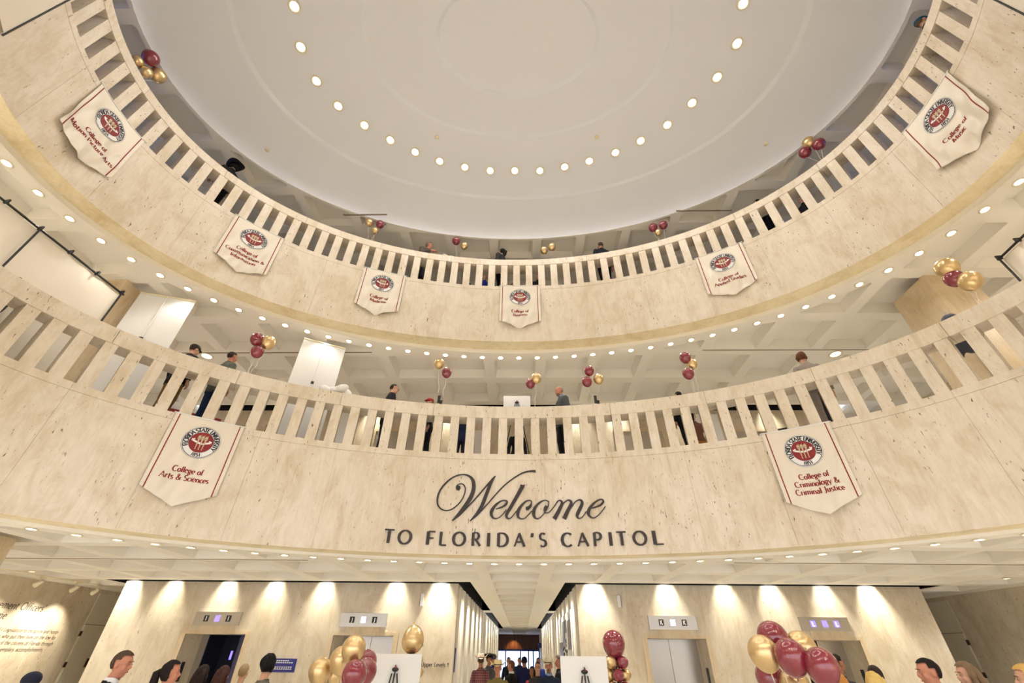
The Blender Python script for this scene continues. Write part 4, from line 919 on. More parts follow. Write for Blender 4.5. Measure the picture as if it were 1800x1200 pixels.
for s,z,l in((-1.80,6.62,'below the balloon pair left of centre'),(1.74,6.62,'beside the bald man')):
    root=empty('hanging_tag',E(s,.25,R2),'dark tag tied to ribbons on the lower rail, %s'%l,'tag')
    for k in(0,1): MB().box(-.045+.05*k,.02+.05*k,-.002,.002,.02+.12*(1-k),.34-.12*k).build('card','black',root)
# balcony furniture seen between the balusters
def wp(px_s,off,z): return E(px_s,off,z)
def chair(p,rz,label,mat='black'):
    root=empty('stacking_chair',p,label,'chair','chairs on the lower balcony',rz)
    MB().box(-.22,.22,-.22,.22,.43,.47).build('seat',mat,root,False,.01); MB().box(-.22,.22,.19,.23,.55,.9).build('backrest',mat,root,False,.01)
    for sx in(-1,1):
        for sy in(-1,1): MB().tube([(sx*.2,sy*.2,0),(sx*.2,sy*.2,.44 if sy<0 else .8)],.012,8).build('leg','steel',root)
chair(E(-8.9,1.2,F2),.6,'dark stacking chair behind the lower rail at the far left'); chair(E(-5.0,1.6,F2),.3,'dark stacking chair behind the lower rail, right of the man in jeans'); chair(E(5.3,1.9,F2),-.5,'dark stacking chair behind the lower rail, near the woman with the hair clip')
def table(p,rz,l,mat,label):
    root=empty('folding_table',p,label,'table',None,rz)
    MB().box(-l/2,l/2,-.38,.38,.70,.74).build('tabletop','white',root,False,.006); 
    mb=MB().box(-l/2-.01,l/2+.01,-.39,.39,.12,.745); mb.build('tablecloth',mat,root)
    for sx in(-1,1): MB().box(sx*(l/2-.1)-.02,sx*(l/2-.1)+.02,-.3,.3,0,.7).build('leg','steel',root)
table(E(-2.0,2.3,F2),.1,1.8,'maroon','table with maroon cloth behind the lower rail left of centre'); table(E(3.0,2.3,F2),-.15,1.8,'black','table with black cloth behind the lower rail right of centre'); table(E(-6.3,2.1,F2),.6,1.2,'maroon','table with maroon cloth behind the lower rail at the left'); table(E(7.3,2.9,F2),-.5,1.2,'black','table with black cloth behind the lower rail at the right')
def coat(p,rz,label,mat):
    root=empty('hanging_coat',p,label,'coat',None,rz)
    mb=MB().ell((0,0,1.2),(.2,.1,.42),12,9).ell((-.17,0,1.1),(.07,.07,.35),8,7).ell((.17,0,1.1),(.07,.07,.35),8,7).ell((0,0,1.52),(.12,.08,.1),8,6)
    o=mb.build('garment',mat,root); md=o.modifiers.new('r','REMESH'); md.mode='VOXEL'; md.voxel_size=.025; md.use_smooth_shade=True
    MB().tube([(0,.02,0),(0,.02,1.68)],.014,8).build('stand','steel',root); MB().box(-.2,.2,-.2,.2,0,.03).build('base','steel',root)
coat(E(-9.0,.75,F2),.8,'black coat hung on a stand behind the lower rail at the left','black')
coat(E(7.9,.8,F2),-.8,'dark navy coat hung on a stand behind the lower rail at the right','cab')
for s,o,x,l in((-1.0,3.1,.7,'left of the centre easel'),(4.0,2.9,.8,'right of centre'),(-3.9,2.6,.6,'left of centre')):
    root=empty('light_box_sign',E(s,o,F2),'bright white display board standing on the lower balcony floor, %s'%l,'display board'); MB().box(-x/2,x/2,0,.03,.9,1.95).build('panel','white',root); MB().box(-.03,.03,.03,.06,0,1.9).build('post','steel',root); MB().box(-.2,.2,-.15,.2,0,.02).build('foot','steel',root)
# ------------------------------------------------------------------ people
def capsules(pose):
    """skeleton pieces in metres for a 1.76 m figure facing +Y : (name,p0,p1,r0,r1,squash_y)"""
    S=[]
    def c(n,p0,p1,r0,r1): S.append((n,Vector(p0),Vector(p1),r0,r1))
    lean=pose.get('lean',0); hp=pose.get('hip',0)
    def L(p): # lean upper body about hips
        x,y,z=p; 
        if z<.95: return (x,y,z)
        a=lean*(z-.95)/.5; a=min(a,lean*1.3); return (x,y+(z-.95)*math.sin(a)*1.0,z-(z-.95)*(1-math.cos(a)))
    st=pose.get('step',.0)
    for s in(-1,1):
        k=s*st
        c('thigh',(s*.095,0,.90),(s*.105,.02+k*.4,.50),.095,.066); c('shin',(s*.105,.02+k*.4,.50),(s*.11,-.02+k*.5,.10),.062,.042)
        c('foot',(s*.11,-.05+k*.5,.055),(s*.125,.15+k*.5,.035),.044,.036)
    c('pelvis',(-.075,0,.93),(.075,0,.93),.115,.115)
    c('torso',L((-.065,0,1.08)),L((.065,0,1.08)),.105,.105); c('torso',L((-.085,.01,1.24)),L((.085,.01,1.24)),.112,.112); c('torso',L((-.11,0,1.37)),L((.11,0,1.37)),.092,.092)
    c('torso',L((0,0,.98)),L((0,0,1.36)),.125,.12); c('torso',L((-.17,0,1.415)),L((.17,0,1.415)),.058,.058)
    c('torso',L((-.02,0,1.44)),L((.02,0,1.47)),.075,.062)
    c('neck',L((0,-.005,1.44)),L((0,.012,1.56)),.058,.053)
    sh=[L((s*.168,0,1.392)) for s in(-1,1)]
    for i,s in enumerate((-1,1)):
        e_,w_,h_=pose['arm'][i]
        e2=(s*e_[0],e_[1],e_[2]); w2=(s*w_[0],w_[1],w_[2]); h2=(s*h_[0],h_[1],h_[2])
        if pose.get('armlean'): e2,w2,h2=L(e2),L(w2),L(h2)
        c('uparm',sh[i],e2,.052,.040); c('forearm',e2,w2,.039,.027); c('hand',w2,h2,.030,.034)
    return S,L
POSES={
 'stand':dict(arm=[((.235,-.02,1.12),(.25,.05,.88),(.25,.075,.80))]*2,step=.05),
 'walk':dict(arm=[((.23,.08,1.13),(.24,.22,.93),(.24,.26,.86)),((.23,-.10,1.12),(.245,-.12,.88),(.245,-.10,.80))],step=.28,lean=.05),
 'rail':dict(arm=[((.24,.16,1.14),(.16,.40,1.19),(.10,.46,1.20))]*2,lean=.22),
 'hold':dict(arm=[((.23,.05,1.12),(.13,.27,1.16),(.08,.33,1.20)),((.235,-.02,1.12),(.25,.05,.88),(.25,.075,.80))],step=.04),
}
def seg_d(P,p0,p1,r0,r1):
    d=np.array(p1-p0); L2=max(float(d@d),1e-9); t=np.clip(((P-np.array(p0))@d)/L2,0,1); q=np.array(p0)+t[:,None]*d
    return np.linalg.norm(P-q,axis=1)-(r0+(r1-r0)*t)
HEADC=(0,.02,1.655)
def head_parts(mb,hc):
    x,y,z=hc
    mb.ell((x,y-.012,z+.022),(.074,.094,.090),20,14); mb.ell((x,y+.018,z-.035),(.062,.068,.080),18,12)
    mb.ell((x,y+.046,z-.085),(.034,.030,.028),12,8); mb.ell((x,y+.070,z+.030),(.048,.016,.012),12,8)
    mb.tube([(x,y+.082,z+.012),(x,y+.103,z-.022)],[.009,.0145],10); mb.ell((x,y+.092,z-.026),(.019,.013,.010),10,8)
    mb.ell((x,y+.080,z-.056),(.023,.012,.008),10,6)
    for s in(-1,1): mb.ell((x+s*.079,y-.008,z-.008),(.010,.020,.033),10,8); mb.ell((x+s*.045,y+.058,z-.028),(.022,.022,.024),10,8)
def fingers(mb,w,h,side):
    w,h=Vector(w),Vector(h); d=(h-w).normalized(); up=Vector((0,0,1)) if abs(d.z)<.8 else Vector((0,1,0)); lat=d.cross(up).normalized(); nor=lat.cross(d).normalized()
    for k,(o,l) in enumerate(((-.027,.066),(-.009,.076),(.010,.070),(.027,.054))):
        b0=h+lat*o+d*.012; mb.tube([b0,b0+d*l*.45-nor*.004,b0+d*l*.78-nor*.016,b0+d*l*.95-nor*.030],[.0088,.0084,.0078,.0062],7)
    s=side; b0=w+lat*(-s*.028)+d*.018; mb.tube([b0,b0+lat*(-s*.022)+d*.026,b0+lat*(-s*.026)+d*.056],[.0105,.0095,.0078],7)
def make_body(pname,hp=0.,hy=0.):
    S,L=capsules(POSES[pname]); mb=MB()
    rings=((.84,.135,.10,0),(.90,.158,.108,0),(.97,.162,.108,0),(1.05,.142,.094,.0),(1.14,.138,.090,.0),(1.24,.158,.100,.005),(1.33,.172,.103,.005),(1.385,.182,.090,0),(1.42,.165,.076,-.003),(1.448,.105,.064,-.003),(1.485,.058,.056,0))
    i0=len(mb.v); nn=20
    for z_,w_,d_,y_ in rings:
        for k in range(nn):
            a=2*pi*k/nn; mb.v.append(L((w_*math.cos(a),y_+d_*math.sin(a),z_)))
    for i in range(len(rings)-1):
        for k in range(nn): a=i0+i*nn+k; c=i0+i*nn+(k+1)%nn; mb.f.append((a,c,c+nn,a+nn)); mb.mi.append(0)
    mb.f.append(tuple(i0+k for k in reversed(range(nn)))); mb.mi.append(0); mb.f.append(tuple(i0+(len(rings)-1)*nn+k for k in range(nn))); mb.mi.append(0)
    for n,p0,p1,r0,r1 in S:
        if n in('torso','pelvis'): continue
        d=(p1-p0); ln=d.length; d=d.normalized() if ln>1e-6 else Vector((0,0,1)); k=[]
        pts=[];rad=[]
        for a in(80,55,30,0): pts.append(p0-d*r0*math.sin(math.radians(a))); rad.append(max(r0*math.cos(math.radians(a)),.002))
        for a in(0,30,55,80): pts.append(p1+d*r1*math.sin(math.radians(a))); rad.append(max(r1*math.cos(math.radians(a)),.002))
        i0=len(mb.v); mb.tube(pts,rad,14)
        if n in('torso','pelvis'):
            for i in range(i0,len(mb.v)): v=mb.v[i]; cy=(p0.y+p1.y)/2; mb.v[i]=(v[0],cy+(v[1]-cy)*.80,v[2])
    nk=Vector(L((0,.012,1.56))); hc=nk+Vector((0,.010,.095))
    h0=len(mb.v); head_parts(mb,hc); R_=Matrix.Translation(nk)@Matrix.Rotation(hy,4,'Z')@Matrix.Rotation(hp,4,'X')@Matrix.Translation(-nk)
    mb.xf(R_,h0)
    me=mb.mesh('tmp'); o=bpy.data.objects.new('tmp',me); COL.objects.link(o)
    md=o.modifiers.new('r','REMESH'); md.mode='VOXEL'; md.voxel_size=.0085; sm=o.modifiers.new('s','SMOOTH'); sm.factor=.5; sm.iterations=6
    dg=bpy.context.evaluated_depsgraph_get(); ev=o.evaluated_get(dg); m2=bpy.data.meshes.new_from_object(ev); bpy.data.objects.remove(o)
    n=len(m2.vertices); P=np.empty(n*3); m2.vertices.foreach_get('co',P); P=P.reshape(-1,3); Nn=np.empty(n*3); m2.vertices.foreach_get('normal',Nn); Nn=Nn.reshape(-1,3)
    lab=['head']+[s[0] for s in S]; Ri=R_.inverted(); Pl=P@np.array(Ri.to_3x3()).T+np.array(Ri.translation)
    hd=np.linalg.norm((Pl-np.array(hc)-np.array((0,0,-.005)))/np.array((.082,.105,.115)),axis=1)*.09-.09
    D=np.stack([hd]+[seg_d(P,*s[1:]) for s in S],1); li=np.array([lab.index(l) for l in lab])[D.argmin(1)]; names=np.array(lab,dtype=object)[D.argmin(1)]
    F=np.array([tuple(p.vertices) for p in m2.polygons])
    # rebuild smooth body with separately modelled fingers
    bb=MB(); bb.v=[tuple(p) for p in P]; bb.f=[tuple(f) for f in F]; bb.mi=[0]*len(F)
    for i,s in enumerate((-1,1)):
        hs=[q for q in S if q[0]=='hand'][i]; fingers(bb,hs[1],hs[2],s)
    body=bb.mesh('body',True); body.materials.append(None)
    def sub(maskv,off,nm,noise_=0,extra=None):
        mf=maskv[F].all(1); Fs=F[mf]; idx=np.unique(Fs); mp=-np.ones(n,int); mp[idx]=np.arange(len(idx)); q=P[idx]+Nn[idx]*off
        if noise_: q=q+Nn[idx]*(noise_*(np.sin(P[idx][:,0]*90+P[idx][:,2]*55)*np.sin(P[idx][:,1]*80+P[idx][:,2]*30)))[:,None]
        b=MB(); b.v=[tuple(x) for x in q]; b.f=[tuple(x) for x in mp[Fs]]; b.mi=[0]*len(Fs)
        if extra: extra(b)
        m=b.mesh(nm,True); m.materials.append(None); return m
    isin=lambda *a:np.isin(names,a)
    wr=[q[1] for q in S if q[0]=='hand']
    z=P[:,2]
    neckline=(isin('neck'))&(z>nk.z-.055)
    parts={}
    parts['shirt']=sub((isin('torso','uparm','forearm')|(isin('neck')&~neckline)|(isin('pelvis')&(z>.90))),.010,'shirt')
    parts['jacket']=sub((isin('torso','uparm','forearm')|(isin('neck')&(z<nk.z-.06))|((isin('pelvis','thigh'))&(z>.80))),.020,'jacket',.0012)
    parts['trousers']=sub(isin('pelvis','thigh','shin')|(isin('torso')&(z<1.02)),.007,'trousers',.0012)
    parts['shoes']=sub(isin('foot')|(isin('shin')&(z<.10)),.009,'shoes')
    parts['collar']=sub((isin('neck','torso'))&(z<nk.z-.015)&(z>nk.z-.085)&(np.hypot(P[:,0]-nk.x,P[:,1]-nk.y)<.105),.013,'collar')
    # hair regions in head space
    lx,ly,lz=(Pl-np.array(hc)).T
    hm=isin('head','neck')
    face=(ly>.030)&(lz<.066-.0*lx)
    short=hm&(lz>-.045)&~((ly>.012)&(lz<.072-.25*np.clip(np.abs(lx)-.05,0,1)))&~((np.abs(lx)>.070)&(lz<.03)&(ly>-.035))
    short=short&((ly<.0)|(lz>.060)|((ly<.03)&(lz>.03)))&((lz>-.02)|(ly<-.035))
    balding=hm&(lz>-.05)&(lz<.055)&(ly<.005)&~((np.abs(lx)>.078)&(ly>-.03))
    parts['hair_short']=sub(short,.0075,'hair',.002); parts['hair_sides']=sub(balding,.004,'hair',.001)
    full=hm&~((ly>.028)&(lz<.070))&(lz>-.075)&((ly<.03)|(lz>.05))
    def T(p): return tuple(R_@(Vector(hc)+Vector(p)))
    def longx(b):
        for dx in(-.055,-.03,0,.03,.055):
            b.tube([T((dx*.8,-.055,.06)),T((dx*1.25,-.085,-.05)),T((dx*1.5,-.085,-.16)),T((dx*1.5,-.075,-.27)),T((dx*1.3,-.07,-.34))],[.04,.042,.04,.03,.008],10)
        for s in(-1,1): b.tube([T((s*.07,-.01,.03)),T((s*.088,-.01,-.08)),T((s*.09,.0,-.19)),T((s*.08,.01,-.27))],[.022,.028,.026,.008],8)
    parts['hair_long']=sub(full,.014,'hair',.004,longx)
    def tailx(b): b.tube([T((0,-.10,.03)),T((0,-.14,.0)),T((0,-.135,-.09)),T((0,-.115,-.19)),T((0,-.10,-.27))],[.02,.042,.046,.036,.008],10)
    parts['hair_tail']=sub(short|(full&(ly<.0)),.011,'hair',.003,tailx)
    def bunx(b): b.ell(T((0,-.10,.03)),(.055,.045,.065),12,9); b.ell(T((.03,-.12,-.02)),(.03,.03,.04),8,7)
    parts['hair_clip']=sub(full,.014,'hair',.005,bunx)
    b=MB()
    def sT(fn):
        i0=len(b.v); fn(); b.xf(R_,i0)
    for s in(-1,1): b.ell((hc.x+s*.031,hc.y+.078,hc.z+.008),(.0105,.006,.0045),10,8)
    b.xf(R_); e1=b.mesh('eyes',True); e1.materials.append(M['eyewhite'])
    b=MB()
    for s in(-1,1): b.ell((hc.x+s*.031,hc.y+.0835,hc.z+.008),(.0052,.003,.0050),8,6); b.tube([(hc.x+s*.016,hc.y+.088,hc.z+.030),(hc.x+s*.032,hc.y+.086,hc.z+.033),(hc.x+s*.046,hc.y+.076,hc.z+.028)],.0028,6)
    b.xf(R_); e2=b.mesh('brows',True); e2.materials.append(M['black'])
    b=MB().ell((hc.x,hc.y+.0885,hc.z-.057),(.021,.006,.0055),10,6).xf(R_); e3=b.mesh('lips',True); e3.materials.append(M['lips'])
    parts['eyes']=e1; parts['brows']=e2; parts['lips']=e3
    b=MB().ell((hc.x,hc.y+.050,hc.z-.075),(.050,.045,.045),14,10).ell((hc.x,hc.y+.083,hc.z-.046),(.028,.012,.008),10,6).xf(R_); parts['beard']=b.mesh('beard',True)
    b=MB()
    for s in(-1,1): b.tube([(hc.x+s*.033+.024*math.cos(a),hc.y+.100-.006*abs(math.cos(a)),hc.z+.006+.017*math.sin(a)) for a in [2*pi*k/12 for k in range(13)]],.0026,5,0,False); b.tube([(hc.x+s*.056,hc.y+.092,hc.z+.01),(hc.x+s*.084,hc.y-.0,hc.z+.01)],.0022,5)
    b.xf(R_); parts['glasses']=b.mesh('glasses',True)
    # hats
    b=MB(); 
    b.ell((hc.x,hc.y-.012,hc.z+.050),(.090,.108,.075),18,12); 
    i0=len(b.v); 
    for i in range(9):
        u=-1+2*i/8
        for j in range(5): t=j/4; b.v.append((hc.x+u*.066*(1-.15*t),hc.y+.06+.075*t*math.sqrt(max(0,1-(u*.75)**2)),hc.z+.048+.008*(1-u*u)-.008*t))
    for i in range(8):
        for j in range(4): a=i0+i*5+j; b.f.append((a,a+1,a+6,a+5)); b.mi.append(0)
    b.xf(R_); parts['cap']=b.mesh('cap',True)
    def cow(h=.115):
        b=MB(); cz=hc.z+.052; cy=hc.y-.012; n=32
        rows=[]
        for rr,zz in((.222,.0),(.19,.0),(.16,.0),(.13,.0),(.100,.004),(.096,.03),(.090,.075),(.078,h-.008),(.05,h),(.001,h-.02)):
            row=[]
            for k in range(n):
                a=2*pi*k/n; x=rr*math.cos(a); y=rr*math.sin(a)*1.18
                z_=zz+( .085*(abs(math.cos(a))**1.8)*max(0,(rr-.10)/.105)**1.3 -.012*abs(math.sin(a))*max(0,(rr-.10)/.105) if rr>.10 else 0)
                if zz>.09: z_-=.022*math.exp(-(x/.028)**2)
                b.v.append((hc.x+x*(1-.14*max(0,(rr-.13)/.075)),cy+y,cz+z_))
        for i in range(9):
            for k in range(n): a=i*n+k; c=i*n+(k+1)%n; b.f.append((a,c,c+n,a+n)); b.mi.append(0)
        b.xf(R_); return b.mesh('hat',True)
    parts['hat']=cow()
    b=MB().lathe([(.101,.006),(.101,.024)],28,(hc.x,hc.y-.012,hc.z+.052),0,1,1.18).xf(R_); parts['hatband']=b.mesh('hatband',True)
    parts['body']=body; parts['_top']=(R_@(hc+Vector((0,-.012,.112)))).z; parts['_head']=R_@hc
    return parts
M['eyewhite']=newmat('eye_white',(.42,.36,.33),.5)
M['lips']=newmat('lips',(.38,.12,.09),.5)
_cm={}
def cmat(c,rough=.8,key=None):
    k=(c,rough)
    if k not in _cm: _cm[k]=newmat('cloth_%d'%len(_cm),lin(c),rough,0,0,None,0,.25)
    return _cm[k]
SK={'l':newmat('skin_light',lin((198,152,126)),.6),'r':newmat('skin_ruddy',lin((184,124,100)),.6),'d':newmat('skin_tan',lin((150,98,70)),.55)}
_bodies={}
def getbody(p,hp,hy):
    k=(p,hp,hy)
    if k not in _bodies: _bodies[k]=make_body(p,hp,hy)
    return _bodies[k]
PN=0
def person(x,y,floor,htop,face,label,top,pants=(35,35,42),skin='l',hair=('short',(40,28,20)),pose='stand',hp=0.,hy=0.,jacket=None,hat=None,extras=(),group='visitors',width=1.,collar=None,plaid=None):
    """htop: height of the crown above the floor; face: heading in degrees (0 = towards +Y, 180 = towards the camera)"""
    bd=getbody(pose,hp,hy); s=(htop)/bd['_top']
    root=empty('person',(x,y,floor),label,'person',group,math.radians(face)); root.scale=(s*width,s*width,s)
    hd=bd['_head']; # shift so that the head sits over the given point
    def ch(key,nm,mat):
        me=bd[key]; o=bpy.data.objects.new(nm,me); COL.objects.link(o); o.parent=root; o.location=(0,-hd.y*OFFS,0)
        if not len(me.materials): me.materials.append(None)
        if me.materials[0] is None or key in('cap','hat','hatband','beard','glasses'):
            o.material_slots[0].link='OBJECT'; o.material_slots[0].material=mat
        return o
    ch('body','body',SK[skin])
    ch('eyes','eyes',None); ch('brows','eyebrows',None); ch('lips','lips',None)
    tm_=plaid or cmat(top)
    ch('shirt','shirt',tm_); ch('trousers','trousers',cmat(pants)); ch('shoes','shoes',cmat((25,20,18),.5))
    if jacket: ch('jacket','jacket',cmat(jacket))
    if collar: ch('collar','collar',cmat(collar))
    if hair: ch('hair_'+hair[0],'hair',cmat(hair[1],.75))
    if hat:
        ch('hat' if hat[0]=='cowboy' else 'cap','hat',cmat(hat[1],.7))
        if hat[0]=='cowboy': ch('hatband','hatband',cmat((60,40,28)))
    for e in extras: ch(e,e,cmat({'glasses':(15,15,15),'beard':(120,95,80)}[e],.5))
    return root
OFFS=1.0
def heading(x,y,tx,ty): return math.degrees(math.atan2(-(tx-x),(ty-y)))
# plaid cloth
pm=newmat('plaid_cloth',(.35,.12,.12),.85)
c_=ramp(pm,noise(pm,mapped(pm,(1,1,1)),3,2),[(.4,(.30,.11,.13)),(.6,(.40,.17,.18))])
def wave(sc):
    w=nd(pm,'ShaderNodeTexWave',wave_type='BANDS',bands_direction={0:'X',2:'Z'}[sc]); w.inputs['Scale'].default_value=6; g=nd(pm,'ShaderNodeNewGeometry'); lk(pm,g.outputs['Position'],w.inputs[0]); return ramp(pm,w.outputs['Fac'],[(.62,(1,1,1)),(.8,(.45,.38,.42))])
c_=mixc(pm,1,c_,wave(0),'MULTIPLY'); c_=mixc(pm,1,c_,wave(2),'MULTIPLY'); lk(pm,c_,pm.node_tree.nodes['Principled BSDF'].inputs['Base Color'])
# ---- upper balcony
def on3(x,y,off,htop,f,*a,**k): return person(x,y,F3,htop,f,*a,**k)
person(-7.27,2.19,F3,1.75,70,'person in black with a black brimmed hat leaning at the left of the upper rail',(20,20,24),(25,25,30),'l',('clip',(20,16,14)),'stand',0,0,(18,18,22),('cowboy',(15,15,16)),collar=(18,18,22),group='people on the upper balcony')
person(-2.76,4.98,F3,1.95,250,'grey-haired man in a grey-brown jacket looking right over the upper rail',(120,115,110),(40,40,45),'r',('short',(120,115,110)),'rail',0,.45,(92,84,76),group='people on the upper balcony')
person(-.53,5.24,F3,1.90,60,'dark-haired person in a dark grey coat turned away near the centre of the upper rail',(50,50,54),(20,20,30),'l',('tail',(18,16,16)),'stand',.25,0,(46,46,50),group='people on the upper balcony')
person(2.50,5.02,F3,1.90,10,'man in a dark suit seen from behind above the upper rail, right of centre',(25,27,36),(20,20,26),'r',('short',(70,55,45)),'stand',0,0,(24,27,38),group='people on the upper balcony')
person(7.95,-.66,F3,1.84,250,'person in a teal cap at the far right of the upper rail',(60,60,64),(30,30,40),'l',('short',(90,70,50)),'stand',0,0,None,('cap',(14,84,112)),group='people on the upper balcony')
person(6.42,3.33,F3,1.62,20,'dark-haired person barely showing over the upper rail near the right',(18,18,20),(20,20,24),'l',('short',(22,18,16)),'stand',0,0,None,group='people on the upper balcony')
for i,(x,y,f,top,hr,l,ht) in enumerate(((-3.35,6.0,190,(18,18,22),(30,24,20),'in black seen low between the upper balusters, left of the crumpled paper',1.62),(-1.75,6.1,170,(14,70,74),(40,30,22),'in teal seen between the upper balusters left of centre',1.60),(-1.1,6.0,200,(26,40,130),(60,45,30),'in royal blue seen between the upper balusters left of centre',1.55),(-.2,6.25,185,(40,42,50),(25,20,18),'with a bare face seen between the upper balusters just left of the centre banner',1.42),(.62,6.1,180,(12,14,24),(30,25,20),'in black seen between the upper balusters behind the centre banner',1.66),(3.25,5.9,160,(150,110,110),(35,25,20),'in dusty pink seen between the upper balusters right of centre',1.50),(7.5,3.2,120,(20,22,30),(30,25,20),'in black seen between the upper balusters right of the applied studies banner',1.55))):
    person(x,y,F3,ht,f,'person '+l,top,(25,25,32),'l',('short',hr),'stand',group='people on the upper balcony')
# ---- lower balcony
person(-6.67,3.23,F2,1.76,345,'person in khaki trousers, black jacket and cap leaning behind the lower rail',(30,30,30),(120,92,52),'l',('short',(50,40,30)),'stand',-.15,0,(24,24,24),('cap',(42,38,34)),group='people on the lower balcony')
person(-6.10,3.58,F2,1.82,340,'man in jeans and a grey-green jacket seen from behind the lower rail',(84,88,80),(34,50,84),'r',('short',(42,32,26)),'stand',0,0,(86,90,82),group='people on the lower balcony')
person(-2.96,4.95,F2,1.83,300,'man in a black coat and glasses behind the lower rail, left of centre',(30,30,34),(20,22,40),'l',('short',(44,32,24)),'stand',-.2,0,(26,25,30),extras=('glasses',),group='people on the lower balcony')
person(-2.14,5.22,F2,1.60,120,'person in a red cap showing just above the lower rail, left of centre',(20,22,34),(20,22,34),'l',('short',(120,90,50)),'stand',-.1,0,(22,22,30),('cap',(150,38,40)),group='people on the lower balcony')
person(-1.40,5.80,F2,1.56,175,'blond person in navy seen low between the lower balusters left of the easel',(24,30,60),(20,24,44),'l',('short',(196,160,92)),'stand',0,0,(22,30,62),group='people on the lower balcony')
person(.97,5.22,F2,1.92,110,'bald bearded man in a grey suit behind the lower rail, right of the easel board',(120,140,180),(30,30,34),'r',('sides',(150,120,105)),'stand',-.35,0,(72,74,76),extras=('beard',),group='people on the lower balcony',collar=(130,150,190))
person(5.93,3.68,F2,1.83,340,'woman with brown hair held in a white clip, seen from behind on the lower balcony',(150,140,130),(150,142,134),'l',('clip',(96,58,38)),'stand',0,0,(140,130,124),group='people on the lower balcony')
person(3.65,4.85,F2,1.56,20,'dark-haired person just showing over the lower rail beside the stack of three balloons',(18,18,22),(18,18,22),'l',('short',(30,22,20)),'stand',0,0,(20,20,24),group='people on the lower balcony')
person(-.05,6.9,F2,1.66,190,'person in black standing far behind the centre easel on the lower balcony',(14,14,16),(14,14,16),'l',('short',(90,40,26)),'stand',group='people on the lower balcony')
person(4.35,5.95,F2,1.58,165,'person in brown plaid seen between the lower balusters right of centre',(96,60,44),(140,96,30),'l',('short',(40,28,20)),'stand',group='people on the lower balcony')
person(6.75,4.9,F2,1.74,150,'person in a long black coat seen between the lower balusters at the right',(18,18,20),(20,20,24),'l',('short',(30,25,20)),'stand',0,0,(20,20,22),group='people on the lower balcony')
# ---- ground floor
g='people on the ground floor'
person(-4.23,1.80,0,1.79,280,'man in a black suit and white collar walking right at the lower left',(225,225,225),(18,18,22),'r',('short',(74,56,44)),'walk',-.12,0,(14,15,22),collar=(228,228,228),group=g)
person(-3.72,1.88,0,1.71,300,'woman with a dark ponytail and grey top in front of the leftmost lift',(150,160,165),(30,30,40),'r',('tail',(26,18,16)),'stand',0,0,None,group=g,width=.92)
person(-4.56,3.87,0,1.63,355,'woman with long dark brown hair facing the leftmost lift',(60,40,34),(30,30,34),'l',('long',(34,18,14)),'stand',0,0,None,group=g,width=.92)
person(-4.30,3.95,0,1.62,350,'woman with long auburn hair and orange top facing the leftmost lift',(196,120,70),(30,30,60),'l',('long',(60,32,24)),'stand',0,0,None,group=g,width=.92)
person(-4.22,4.35,0,1.64,5,'woman with blond-streaked hair and blue top before the leftmost lift',(30,50,150),(30,30,60),'l',('short',(150,130,96)),'stand',0,0,None,group=g,width=.92)
person(-3.20,2.95,0,1.77,350,'person with black hair and olive jacket facing the lift wall',(96,96,80),(40,40,40),'l',('clip',(14,12,12)),'stand',0,0,(98,96,82),group=g,width=.95)
person(-5.04,1.70,0,1.60,60,'person in a navy cap at the lower left corner',(60,60,70),(30,30,40),'l',('short',(60,45,35)),'stand',0,0,None,('cap',(24,28,52)),group=g)
person(-1.05,10.4,0,1.76,185-180,'man in a plaid shirt and white cowboy hat seen from behind at the hall',(150,110,110),(60,60,80),'r',('short',(90,70,60)),'stand',0,0,None,('cowboy',(216,200,184)),group=g,plaid=pm)
person(-.93,12.2,0,1.76,230,'man in a grey jacket and black cowboy hat in the hall',(80,90,110),(30,30,40),'r',('short',(50,40,34)),'stand',0,0,(84,86,92),('cowboy',(20,20,22)),group=g)
person(-.45,7.2,0,1.66,180,'man in an olive jacket and cream cowboy hat facing the camera in the hall',(120,116,80),(60,60,50),'r',('short',(110,90,70)),'stand',0,0,(112,98,52),('cowboy',(226,210,160)),group=g)
person(-.22,9.3,0,1.67,60,'man in a black suit turned away just right of the cream cowboy hat',(225,225,225),(14,14,16),'r',('short',(96,62,44)),'stand',0,0,(14,14,18),collar=(225,225,225),group=g)
person(-.95,15.0,0,1.74,200,'man in a blue cap farther down the hall',(30,40,90),(20,20,30),'r',('short',(40,40,50)),'stand',0,0,None,('cap',(36,50,120)),group=g)
person(-.45,16.2,0,1.70,170,'man in a dark suit standing far down the left of the hall',(20,22,34),(18,18,24),'d',('short',(20,20,30)),'stand',0,0,(18,20,34),group=g)
person(-.05,18.5,0,1.68,175,'dark figure farthest down the middle of the hall',(24,30,60),(18,18,24),'d',('short',(20,20,30)),'stand',0,0,(22,28,56),group=g)
person(.12,11.8,0,1.74,5,'person in a navy hooded jacket seen from behind in the hall',(16,24,64),(16,20,50),'d',('short',(16,18,40)),'stand',0,0,(16,24,70),group=g,width=1.1)
person(.30,9.5,0,1.55,150,'dark-haired woman in a pink jacket in the hall',(200,70,80),(30,30,40),'d',('long',(24,18,18)),'stand',0,0,(206,74,84),group=g,width=.9)
person(.62,14.5,0,1.70,185,'man in blue farther down the right of the hall',(40,60,140),(20,24,44),'d',('short',(20,24,44)),'stand',0,0,None,group=g)
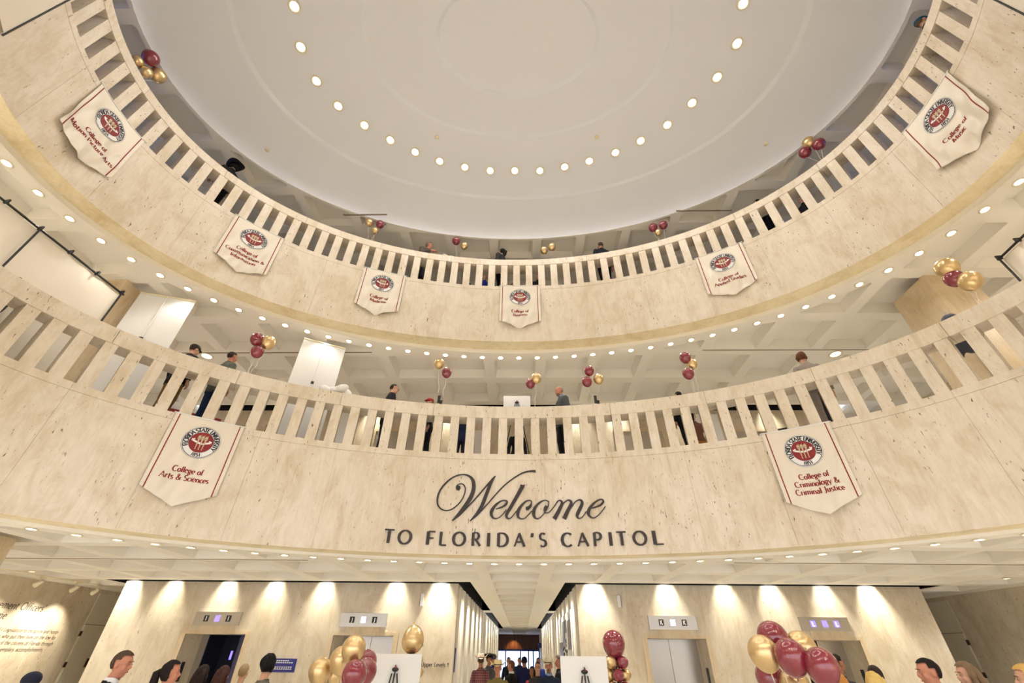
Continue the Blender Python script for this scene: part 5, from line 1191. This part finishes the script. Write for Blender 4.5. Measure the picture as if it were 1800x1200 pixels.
person(.40,8.15,0,1.66,175,'woman in dark clothes and glasses facing the camera in the hall',(34,32,34),(30,30,34),'l',('short',(60,36,28)),'stand',0,0,(58,56,58),extras=('glasses',),group=g,width=.92)
person(.62,7.6,0,1.70,170,'bearded man in a light cowboy hat and navy jacket at the right of the hall',(120,140,176),(30,34,50),'r',('short',(110,100,96)),'stand',0,0,(28,36,58),('cowboy',(224,214,190)),extras=('beard',),collar=(130,150,186),group=g)
person(.92,8.9,0,1.79,80,'grey-haired man in a dark jacket by the right side of the hall',(40,40,50),(30,30,36),'r',('short',(96,90,86)),'stand',0,0,(30,30,38),group=g)
person(4.83,4.35,0,1.84,285,'man with dark hair and beard behind the large balloons in front of the rightmost lift',(50,52,56),(30,30,40),'d',('short',(30,22,20)),'stand',-.1,0,(48,48,52),extras=('beard',),group=g)
person(3.66,1.82,0,1.68,350,'blond woman at the bottom right, left of the man in a blue suit',(60,60,70),(30,30,40),'l',('long',(206,176,104)),'stand',0,0,None,group=g,width=.92)
person(4.66,3.30,0,1.72,340,'dark-haired person partly hidden behind the blond woman',(50,40,40),(30,30,40),'d',('short',(48,34,30)),'stand',0,0,None,group=g)
person(4.20,3.32,0,1.62,330,'woman with ginger-blond hair directly behind the big balloons',(150,60,50),(30,30,40),'l',('long',(190,130,60)),'stand',0,0,None,group=g,width=.9)
person(4.11,1.63,0,1.80,75,'man in a blue suit with thick dark hair walking left at the lower right',(232,232,232),(26,36,60),'r',('short',(26,16,14)),'walk',-.08,0,(40,56,88),collar=(232,232,232),group=g)
person(4.60,1.78,0,1.77,80,'woman with long light brown hair behind the man in the blue suit',(60,50,50),(30,30,40),'l',('long',(120,98,74)),'stand',0,0,None,group=g,width=.92)
person(4.48,1.00,0,1.76,60,'person with curly golden hair cut off by the lower right corner',(190,180,160),(30,30,40),'l',('long',(200,160,90)),'stand',0,0,None,group=g,width=.95)
w=bpy.data.worlds.new('world'); scene.world=w; w.use_nodes=True; bg=w.node_tree.nodes['Background']; bg.inputs[0].default_value=(.90,.93,1,1); bg.inputs[1].default_value=2.5
